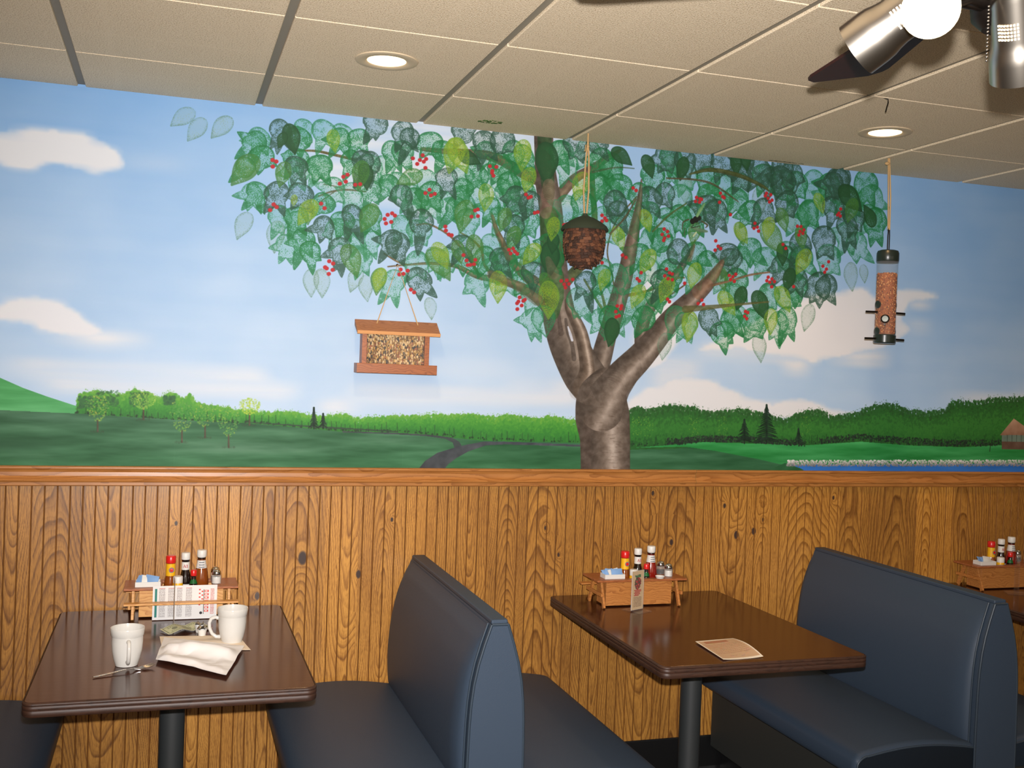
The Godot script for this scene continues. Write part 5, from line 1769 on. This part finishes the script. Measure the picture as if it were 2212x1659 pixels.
func ketchup(label: String, at: Vector3, sauce: Material) -> Node3D:
	var o := thing("ketchup_bottle", label, "sauce bottle", at, 0.0, "ketchup bottles")
	part("glass_body", S().lathe([Vector2(0, 0), Vector2(0.0235, 0.0), Vector2(0.0255, 0.004), Vector2(0.0255, 0.09), Vector2(0.0250, 0.104), Vector2(0.0230, 0.124), Vector2(0.0185, 0.146), Vector2(0.0142, 0.166), Vector2(0.0132, 0.19), Vector2(0, 0.191)], 14, Vector3.ZERO, Basis.IDENTITY, 0.7).mesh(), sauce, o)
	part("neck_label", label_band(0.0188, 0.147, 0.0142, 0.174, -PI, PI), M.white, o)
	part("body_label", label_band(0.0260, 0.028, 0.0260, 0.078, -1.9, 1.9), M.white, o)
	for k in 3:
		part("label_print", label_band(0.0189 - k * 0.0014, 0.1495 + k * 0.008, 0.0185 - k * 0.0014, 0.1525 + k * 0.008, -0.55, 0.55), M.grey_ink, o)
	part("cap", S().lathe([Vector2(0.0, 0.184), Vector2(0.0142, 0.184), Vector2(0.0156, 0.187), Vector2(0.0162, 0.190), Vector2(0.0162, 0.206), Vector2(0.0145, 0.209), Vector2(0, 0.2095)], 28).mesh(), M.white, o)
	part("cap_seal", S().lathe([Vector2(0.0136, 0.176), Vector2(0.0136, 0.184)], 24).mesh(), M.dark_metal, o)
	return o

func steak_sauce(label: String, at: Vector3) -> Node3D:
	var o := thing("steak_sauce_bottle", label, "sauce bottle", at, 0.0, "dark steak sauce bottles")
	part("glass_body", S().lathe([Vector2(0, 0.0000), Vector2(0.0200, 0.0000), Vector2(0.0215, 0.0030), Vector2(0.0215, 0.0860), Vector2(0.0200, 0.1000), Vector2(0.0168, 0.1220), Vector2(0.0132, 0.1380), Vector2(0.0128, 0.1760), Vector2(0, 0.1770)], 28).mesh(), M.brown_sauce, o)
	part("neck_label", label_band(0.0139, 0.1420, 0.0136, 0.1690, -2.6, 2.6), M.white, o)
	part("body_label", label_band(0.0219, 0.0300, 0.0219, 0.0940, -2.2, 2.2), M.white, o)
	var tm := TextMesh.new()
	tm.text = "A1"
	var font := SystemFont.new()
	font.font_names = PackedStringArray(["Droid Serif"])
	font.font_weight = 700
	tm.font = font
	tm.font_size = 24
	tm.pixel_size = 0.0006
	tm.depth = 0.0005
	part("label_text", tm, M.red_ink, o, Vector3(0, 0.1555, 0.0147))
	part("cap", S().lathe([Vector2(0.0, 0.1770), Vector2(0.0142, 0.1770), Vector2(0.0148, 0.1790), Vector2(0.0148, 0.1980), Vector2(0.013, 0.2005), Vector2(0, 0.2010)], 28).mesh(), M.white, o)
	return o

func hot_sauce(label: String, at: Vector3) -> Node3D:
	var o := thing("hot_sauce_bottle", label, "sauce bottle", at, 0.0, "yellow-labelled sauce bottles")
	part("glass_body", S().lathe([Vector2(0, 0.0000), Vector2(0.0205, 0.0000), Vector2(0.022, 0.0030), Vector2(0.022, 0.0810), Vector2(0.0205, 0.0950), Vector2(0.0175, 0.1150), Vector2(0.0158, 0.1230), Vector2(0.0152, 0.1670), Vector2(0, 0.1680)], 28).mesh(), M.amber, o)
	part("neck_label", label_band(0.0162, 0.1220, 0.0158, 0.1640, -PI, PI), M.yellow, o)
	part("emblem", S().lathe([Vector2(0.0, 0.0008), Vector2(0.0088, 0.0004), Vector2(0.0092, 0.0000)], 24, Vector3(0.003, 0.1430, 0.0162), Basis(Vector3.RIGHT, PI / 2)).mesh(), M.grey_ink, o)
	part("emblem_centre", S().lathe([Vector2(0.0, 0.0008), Vector2(0.006, 0.0004), Vector2(0.0062, 0.0000)], 24, Vector3(0.003, 0.1430, 0.0168), Basis(Vector3.RIGHT, PI / 2)).mesh(), M.red, o)
	part("body_label", label_band(0.0224, 0.0200, 0.0224, 0.0880, -2.4, 2.4), M.yellow, o)
	part("cap", S().lathe([Vector2(0.0, 0.1660), Vector2(0.0160, 0.1660), Vector2(0.0166, 0.1680), Vector2(0.0166, 0.1880), Vector2(0.0145, 0.1910), Vector2(0, 0.1915)], 28).mesh(), M.red, o)
	return o

func mustard(label: String, at: Vector3) -> Node3D:
	var o := thing("mustard_jar", label, "condiment jar", at, 0.0, "squat mustard jars")
	part("jar", S().lathe([Vector2(0, 0), Vector2(0.0155, 0.0), Vector2(0.017, 0.003), Vector2(0.017, 0.096), Vector2(0.0155, 0.104), Vector2(0, 0.105)], 28).mesh(), M.yellow, o)
	part("lid", S().lathe([Vector2(0.0, 0.103), Vector2(0.0162, 0.103), Vector2(0.0162, 0.122), Vector2(0.0146, 0.125), Vector2(0, 0.1255)], 28).mesh(), M.white, o)
	return o

func pepper_sauce(label: String, at: Vector3) -> Node3D:
	var o := thing("pepper_sauce_bottle", label, "sauce bottle", at, 0.0, "small red-capped pepper sauce bottles")
	part("glass_body", S().lathe([Vector2(0, 0), Vector2(0.0145, 0.0), Vector2(0.0155, 0.002), Vector2(0.0155, 0.088), Vector2(0.0130, 0.100), Vector2(0.0082, 0.112), Vector2(0.0078, 0.130), Vector2(0, 0.131)], 24).mesh(), M.brown_sauce, o)
	part("label", label_band(0.0159, 0.062, 0.0159, 0.088, -0.9, 0.9), M.green, o)
	part("neck_foil", label_band(0.0135, 0.1, 0.0086, 0.1135, -PI, PI), M.green, o)
	part("cap", S().lathe([Vector2(0.0, 0.126), Vector2(0.0098, 0.126), Vector2(0.0104, 0.128), Vector2(0.0104, 0.144), Vector2(0.009, 0.146), Vector2(0, 0.1465)], 24).mesh(), M.red, o)
	return o

func shaker(kind: String, label: String, at: Vector3) -> Node3D:
	var o := thing(kind + "_shaker", label, "shaker", at, 0.0, kind + " shakers")
	part("contents", S().lathe([Vector2(0, 0.002), Vector2(0.0145, 0.002), Vector2(0.0145, 0.024 if kind == "salt" else 0.018), Vector2(0, 0.025 if kind == "salt" else 0.019)], 20).mesh(), M.white if kind == "salt" else M.brown_sauce, o)
	part("glass", S().lathe([Vector2(0, 0.0), Vector2(0.0165, 0.0), Vector2(0.0172, 0.002), Vector2(0.0168, 0.028), Vector2(0.0140, 0.033)], 20).mesh(), M.glass, o)
	part("lid", S().lathe([Vector2(0.0150, 0.031), Vector2(0.0154, 0.032), Vector2(0.0150, 0.040), Vector2(0.0118, 0.0465), Vector2(0.006, 0.050), Vector2(0.0, 0.0508)], 24).mesh(), M.steel, o)
	return o

func sugar(where: String, at: Vector3, turn: float, count: int) -> void:
	var o := thing("sugar_dish", "low white packet dish on the " + where, "dish", at, turn, "white packet dishes")
	part("dish", S().box(Vector3(0, 0.0015, 0), Vector3(0.082, 0.003, 0.05), 0.001).box(Vector3(0, 0.009, 0.0235), Vector3(0.082, 0.016, 0.003), 0.001).box(Vector3(0, 0.009, -0.0235), Vector3(0.082, 0.016, 0.003), 0.001).box(Vector3(0.0395, 0.009, 0), Vector3(0.003, 0.016, 0.046), 0.001).box(Vector3(-0.0395, 0.009, 0), Vector3(0.003, 0.016, 0.046), 0.001).mesh(), M.white, o)
	var b := Basis(Vector3.UP, turn)
	for k in count:
		var lean := 0.25 + 0.12 * (count - k)
		var f := func(u: float, v: float) -> Vector3: return Vector3((u - 0.5) * 0.046, (v - 0.5) * 0.030, 0.0034 * sin(PI * u) * sin(PI * v))
		var m: Material = M.blue if k % 3 != 2 else M.white
		var p := thing("sugar_packet", "%s paper sugar packet, %s from the front in the dish on the %s" % ["white" if k % 3 == 2 else "blue", ["fourth", "third", "second", "first"][k + 4 - count], where], "sugar packet", at + b * Vector3((k - count * 0.5) * 0.009 + 0.003, 0.0185 + 0.0012 * k, (k - count * 0.5 + 0.5) * 0.0075), 0.0, "sugar packets on the " + where)
		p.basis = b * Basis(Vector3.UP, rng.randf_range(-0.45, 0.45)) * Basis(Vector3.RIGHT, -lean) * Basis(Vector3.BACK, rng.randf_range(-0.2, 0.2))
		part("pouch", S().sheet(6, 4, f, 0.003).mesh(), m, p)

func print_tex(w: int, h: int, paint: Callable) -> StandardMaterial3D:
	var im := Image.create(w, h, false, Image.FORMAT_RGB8)
	paint.call(im)
	var m := mat(Color.WHITE, 0.7)
	m.albedo_texture = ImageTexture.create_from_image(im)
	m.texture_repeat = false
	return m

func text_rows(im: Image, x0: int, y0: int, x1: int, y1: int, step: int, c: Color, r: RandomNumberGenerator, vertical := false) -> void:
	if vertical:
		var x := x0
		while x < x1:
			var y := y0
			while y < y1:
				var l := r.randi_range(4, 12)
				im.fill_rect(Rect2i(x, y, maxi(1, step / 2), mini(l, y1 - y)), c)
				y += l + r.randi_range(2, 4)
			x += step
	else:
		var y := y0
		while y < y1:
			var x := x0
			while x < x1:
				var l := r.randi_range(4, 12)
				im.fill_rect(Rect2i(x, y, mini(l, x1 - x), maxi(1, step / 2)), c)
				x += l + r.randi_range(2, 4)
			y += step

func make_mug(label: String, at: Vector3, turn: float) -> Node3D:
	var o := thing("coffee_mug", label, "mug", at, turn, "white coffee mugs")
	part("cup", S().lathe([Vector2(0, 0.003), Vector2(0.024, 0.002), Vector2(0.027, 0.0), Vector2(0.0305, 0.001), Vector2(0.0315, 0.005), Vector2(0.037, 0.022), Vector2(0.0415, 0.045), Vector2(0.0430, 0.068), Vector2(0.0430, 0.084), Vector2(0.0433, 0.0855), Vector2(0.0449, 0.0875), Vector2(0.0462, 0.098), Vector2(0.0472, 0.106), Vector2(0.0462, 0.109), Vector2(0.0445, 0.1085), Vector2(0.0425, 0.1), Vector2(0.040, 0.08), Vector2(0.039, 0.055), Vector2(0.034, 0.02), Vector2(0.02, 0.009), Vector2(0, 0.008)], 48).mesh(), M.ceramic, o)
	part("handle", S().tube([Vector3(0.041, 0.076, 0), Vector3(0.052, 0.079, 0), Vector3(0.064, 0.075, 0), Vector3(0.070, 0.062, 0), Vector3(0.069, 0.045, 0), Vector3(0.061, 0.028, 0), Vector3(0.048, 0.018, 0), Vector3(0.035, 0.018, 0)], [0.0065, 0.0058, 0.0055, 0.0055, 0.0055, 0.0055, 0.006, 0.0065], 12).mesh(), M.ceramic, o)
	return o

func build_table_things():
	var r := RandomNumberGenerator.new()
	r.seed = 5
	# ---- caddies with what stands in and on them
	var spots := [[Vector3(0.063, TOP, 0.118), 0.0, "mug table's caddy", "honey-coloured picnic-table condiment caddy behind the two mugs"], [Vector3(1.735, TOP, 0.200), 0.0, "leaflet table's caddy", "picnic-table condiment caddy behind the clear card stand on the leaflet table"], [Vector3(3.540, TOP, 0.135), 0.0, "far right caddy", "picnic-table condiment caddy on the table at the far right edge"]]
	for k in 3:
		var at: Vector3 = spots[k][0]
		var where: String = spots[k][2]
		make_caddy(spots[k][3], at, spots[k][1], [[-1.0, 1.0], [-1.0], []][k])
		var fl := 0.0111
		var top := 0.1081
		hot_sauce("red-capped sauce bottle with yellow neck label in the " + where, at + Vector3(-0.038, fl, -0.012))
		steak_sauce("white-capped dark steak sauce bottle in the " + where, at + Vector3(0.016 if k else 0.011, fl, -0.012))
		ketchup("tall glass ketchup bottle with white cap in the " + where, at + Vector3([0.064, 0.072, 0.072][k], fl, -0.012), M.amber if k == 0 else M.ketchup)
		mustard("squat yellow mustard jar with white lid in the " + where, at + Vector3(-0.013, fl, 0.019))
		pepper_sauce("small red-capped pepper sauce bottle in the " + where, at + Vector3(0.038, fl, 0.021))
		shaker("salt", "glass salt shaker with steel lid on the " + where, at + Vector3(0.128 if k else 0.114, top, 0.030 if k else 0.02))
		shaker("pepper", "glass pepper shaker with steel lid on the " + where, at + Vector3(0.122 if k else 0.112, top, -0.026))
		sugar(where, at + Vector3([-0.110, -0.106, -0.110][k], top, 0.030), 0.0, [4, 4, 3][k])
	# white lid lying in front of the bottles on the middle caddy
	single("portion_cup", "shallow white portion cup in front of the ketchup on the leaflet table's caddy", "cup", S().lathe([Vector2(0, 0.001), Vector2(0.014, 0.0), Vector2(0.018, 0.008), Vector2(0.0185, 0.0085), Vector2(0.013, 0.002), Vector2(0, 0.002)], 28).mesh(), M.white, Vector3(1.735 + 0.078, TOP + 0.1081, 0.200 + 0.060))

	# ---- first table
	make_mug("white coffee mug nearest the table front with its handle towards the room", Vector3(-0.091, TOP, 0.722), deg_to_rad(-84))
	make_mug("white coffee mug standing behind the crumpled napkin with its handle to the left", Vector3(0.212, TOP, 0.520), deg_to_rad(172))
	# printed card between the box and the front bench of the caddy
	var menu := print_tex(512, 280, func(im: Image):
		im.fill(Color(0.87, 0.86, 0.85))
		im.fill_rect(Rect2i(14, 20, 18, 240), lin(40, 120, 110))
		for c in [[48, 96], [120, 166], [190, 232], [262, 310]]:
			text_rows(im, c[0], 24, c[1], 140, 9, lin(120, 112, 112), r)
			text_rows(im, c[0], 156, c[1], 256, 9, lin(120, 112, 112), r)
			im.fill_rect(Rect2i(c[0], 16, c[1] - c[0], 4), lin(196, 90, 84))
		im.fill_rect(Rect2i(40, 146, 290, 3), lin(206, 110, 100))
		for k in 9:
			im.fill_rect(Rect2i(366 + (k % 2) * 22, 30 + k * 16, 14, 11), lin(206, 66, 58))
		for k in 7:
			im.fill_rect(Rect2i(412, 40 + k * 28, 34, 18), lin(208, 72, 62))
			im.fill_rect(Rect2i(418, 45 + k * 28, 18, 8), Color(0.93, 0.91, 0.89))
		im.fill_rect(Rect2i(404, 34, 5, 210), lin(70, 84, 76))
		for y in 26:
			for x in 30:
				if Vector2(x - 15, y - 13).length() < 12.0:
					im.set_pixel(370 + x, 220 + y, lin(40, 36, 40))
		text_rows(im, 462, 30, 492, 250, 10, lin(190, 80, 70), r))
	var card := thing("menu_card", "laminated white menu card with red and grey print before the mug table's caddy", "menu card", Vector3(0.074, TOP + 0.001, 0.1995))
	var cm := part("card", S().box(Vector3(0, 0.058, 0), Vector3(0.208, 0.114, 0.0012)).mesh(), M.paper, card)
	cm.rotation.x = -0.01
	var cf := part("printed_face", S().sheet(1, 1, func(u, v): return Vector3((u - 0.5) * 0.206, 0.002 + v * 0.112, 0.0009)).mesh(), menu, card)
	cf.rotation.x = -0.01
	# clear stand seen edge on
	var cs := thing("card_stand", "clear acrylic card stand seen edge-on behind the dollar bill", "card stand", Vector3(0.038, TOP, 0.300), deg_to_rad(91))
	part("upright", S().box(Vector3(0, 0.082, 0), Vector3(0.085, 0.155, 0.003), 0.001).mesh(), M.clear, cs)
	part("foot", S().box(Vector3(0, 0.003, 0), Vector3(0.085, 0.003, 0.075), 0.001).mesh(), M.clear, cs)
	part("insert", S().box(Vector3(0, 0.082, 0), Vector3(0.082, 0.15, 0.0008)).mesh(), mat(lin(170, 152, 134), 0.8), cs)
	# dollar bill, folded once, lying askew
	var bill := print_tex(256, 110, func(im: Image):
		im.fill(lin(206, 206, 172))
		im.fill_rect(Rect2i(8, 8, 240, 94), lin(120, 126, 98))
		im.fill_rect(Rect2i(14, 14, 228, 82), lin(196, 198, 162))
		for q in [[128, 55, 26, 34, lin(150, 152, 124)], [196, 58, 18, 18, lin(46, 112, 72)], [58, 58, 16, 16, lin(126, 128, 106)]]:
			for y in range(-q[3], q[3]):
				for x in range(-q[2], q[2]):
					if Vector2(float(x) / q[2], float(y) / q[3]).length() < 1.0:
						im.set_pixel(q[0] + x, q[1] + y, q[4])
		text_rows(im, 30, 20, 110, 40, 8, lin(110, 116, 92), r)
		text_rows(im, 150, 20, 230, 36, 8, lin(110, 116, 92), r)
		text_rows(im, 30, 78, 226, 94, 8, lin(120, 124, 100), r))
	var bl := single("dollar_bill", "creased green dollar bill lying behind the crumpled napkin", "banknote", S().sheet(16, 6, func(u: float, v: float): return Vector3((u - 0.5) * 0.150, 0.004 + 0.012 * maxf(0.0, 1.0 - absf(u - 0.30) * 4.0) + 0.009 * maxf(0.0, 1.0 - absf(u - 0.75) * 5.0) + 0.003 * v, -(v - 0.5) * 0.066), 0.0004).mesh(), bill, Vector3(0.078, TOP, 0.345), Vector3(0, deg_to_rad(24), 0))
	# little creamers
	for k in 2:
		var cr := thing("creamer_cup", ["small white creamer cup with crumpled foil lid beside the dollar bill", "opened creamer cup lying between the bill and the right-hand mug"][k], "creamer cup", [Vector3(0.125, TOP, 0.425), Vector3(0.118, TOP + 0.0, 0.375)][k], 0.4 + k)
		part("cup", S().lathe([Vector2(0, 0.0005), Vector2(0.011, 0.0), Vector2(0.0145, 0.020), Vector2(0.0165, 0.0205), Vector2(0.0165, 0.0215), Vector2(0.0135, 0.0212), Vector2(0.010, 0.002), Vector2(0, 0.002)], 24).mesh(), M.white, cr)
		part("foil_lid", S().sheet(8, 8, func(u: float, v: float): return Vector3((u - 0.5) * 0.026, 0.0225 + 0.012 * pow(absf(sin(u * 5.0 + k) * cos(v * 4.0)), 1.3), -(v - 0.5) * 0.024), 0.0003).mesh(), M.steel, cr)
	# napkins
	var napkin := func(outline: Callable, bump: float, seed: float) -> ArrayMesh:
		var fn := FastNoiseLite.new()
		fn.seed = int(seed)
		fn.frequency = 9.0
		fn.fractal_octaves = 2
		return S().sheet(44, 36, func(u: float, v: float):
			var p: Vector2 = outline.call(u, v)
			var e := minf(minf(u, 1.0 - u), minf(v, 1.0 - v))
			var ridge := exp(-pow((v - 0.52 - 0.25 * (u - 0.5)) * 7.0, 2.0)) * (0.4 + 0.6 * sin(PI * u))
			var y := 0.0025 + bump * (ridge * 0.9 + 0.16 * absf(fn.get_noise_2d(p.x * 0.9, p.y * 0.9)) + 0.5 * smoothstep(0.0, 0.25, 0.35 - v) * (0.5 + 0.5 * fn.get_noise_2d(p.x * 0.8 + 5.0, 3.0)))
			return Vector3(p.x, y * (0.35 + 0.65 * smoothstep(0.0, 0.12, e)) + 0.0008, p.y), 0.0006).mesh()
	var corner := func(a: Vector2, b: Vector2, c: Vector2, d: Vector2) -> Callable:
		return func(u: float, v: float) -> Vector2: return a.lerp(b, u).lerp(d.lerp(c, u), v)
	# corners run front left, front right, back right, back left
	single("paper_napkin", "large crumpled white paper napkin in front of the right-hand mug", "napkin", napkin.call(corner.call(Vector2(-0.012, 0.715), Vector2(0.176, 0.905), Vector2(0.245, 0.600), Vector2(0.010, 0.455)), 0.034, 3.0), M.paper, Vector3(0, TOP + 0.006, 0))
	single("paper_napkin", "flat cream napkin mostly hidden under the crumpled one", "napkin", napkin.call(corner.call(Vector2(0.006, 0.60), Vector2(0.262, 0.628), Vector2(0.235, 0.44), Vector2(-0.004, 0.418)), 0.004, 8.0), mat(lin(232, 214, 190), 0.85), Vector3(0, TOP, 0))
	# fork in front of the left mug
	var fk := thing("fork", "steel fork lying in front of the left-hand mug", "fork", Vector3(-0.100, TOP, 0.800), deg_to_rad(27))
	part("handle", S().tube([Vector3(-0.082, 0.003, 0), Vector3(-0.07, 0.0032, 0), Vector3(-0.02, 0.006, 0), Vector3(0.02, 0.0085, 0), Vector3(0.038, 0.006, 0)], [0.004, 0.0062, 0.0048, 0.003, 0.004], 10, 0.32).mesh(), M.steel, fk)
	part("head", S().sheet(6, 6, func(u: float, v: float): return Vector3(0.034 + u * 0.03, 0.0055 - 0.003 * sin(PI * u), (v - 0.5) * lerpf(0.008, 0.022, minf(u * 2.0, 1.0))), 0.0012).mesh(), M.steel, fk)
	for k in 4:
		part("tine", S().tube([Vector3(0.062, 0.005, (k - 1.5) * 0.0062), Vector3(0.080, 0.0065, (k - 1.5) * 0.0062), Vector3(0.094, 0.010, (k - 1.5) * 0.0060)], [0.0016, 0.0014, 0.0008], 6).mesh(), M.steel, fk)

	# ---- middle table
	var flyer := print_tex(256, 200, func(im: Image):
		im.fill(lin(240, 226, 204))
		im.fill_rect(Rect2i(8, 8, 240, 180), lin(202, 164, 128))
		for k in 90:
			im.fill_rect(Rect2i(r.randi_range(10, 220), r.randi_range(10, 170), r.randi_range(6, 26), r.randi_range(2, 8)), lin(200 + r.randi_range(-16, 12), 160 + r.randi_range(-16, 12), 124 + r.randi_range(-16, 12)))
		im.fill_rect(Rect2i(40, 14, 150, 22), lin(176, 116, 82))
		text_rows(im, 24, 52, 236, 150, 14, lin(184, 140, 106), r))
	var nw := Vector2(1.692, 0.786)
	var ne := Vector2(1.843, 0.770)
	var se := Vector2(1.826, 0.990)
	var sw := Vector2(1.677, 1.000)
	single("leaflet", "tan printed paper leaflet with pale edges lying near the table's front", "leaflet", S().sheet(14, 14, func(u: float, v: float):
		var p := sw.lerp(se, u).lerp(nw.lerp(ne, u), v)
		return Vector3(p.x, 0.0012 + 0.003 * pow(absf(u - 0.5) * 2.0, 3.0) * (1.0 - v) + 0.010 * u * u * sin(PI * v) + 0.004 * v, p.y), 0.0005).mesh(), flyer, Vector3(0, TOP, 0))
	var poster := print_tex(128, 360, func(im: Image):
		im.fill(lin(196, 168, 130))
		for k in 260:
			var a := r.randf() * TAU
			var q := sqrt(r.randf())
			var x := int(64 + cos(a) * q * 34)
			var y := int(115 + sin(a) * q * 58)
			var c: Color = [lin(150, 34, 36), lin(96, 26, 36), lin(54, 92, 50), lin(190, 70, 50), lin(84, 60, 50)][r.randi() % 5]
			im.fill_rect(Rect2i(x - 4, y - 4, 9, 9), c)
		for k in 40:
			im.fill_rect(Rect2i(r.randi_range(28, 86), r.randi_range(34, 56), 9, 8), lin(58, 98, 58))
		for k in 5:
			im.fill_rect(Rect2i(24 + (k % 2) * 8, 176 + k * 12, 78 - k * 6, 8), lin(168, 44, 40))
		text_rows(im, 22, 244, 108, 330, 12, lin(112, 84, 62), r))
	var st := thing("card_stand", "clear acrylic stand with a tan food card on the leaflet table", "card stand", Vector3(1.694, TOP, 0.318), deg_to_rad(25))
	part("upright", S().box(Vector3(0, 0.078, 0), Vector3(0.074, 0.150, 0.0035), 0.001).mesh(), M.clear, st)
	part("foot", S().box(Vector3(0, 0.002, 0.0), Vector3(0.074, 0.003, 0.085), 0.001).mesh(), M.clear, st)
	part("card", S().box(Vector3(0, 0.078, 0), Vector3(0.068, 0.146, 0.0006)).mesh(), M.paper, st)
	part("printed_face", S().sheet(1, 1, func(u, v): return Vector3((u - 0.5) * 0.066, 0.0055 + v * 0.145, 0.0005)).mesh(), poster, st)
	# ---- far table
	var s3 := thing("card_stand", "clear acrylic card stand at the far right edge by its caddy", "card stand", Vector3(3.508, TOP, 0.272), deg_to_rad(60))
	part("upright", S().box(Vector3(0, 0.078, 0), Vector3(0.074, 0.150, 0.0035), 0.001).mesh(), M.clear, s3)
	part("foot", S().box(Vector3(0, 0.002, 0.0), Vector3(0.074, 0.003, 0.085), 0.001).mesh(), M.clear, s3)
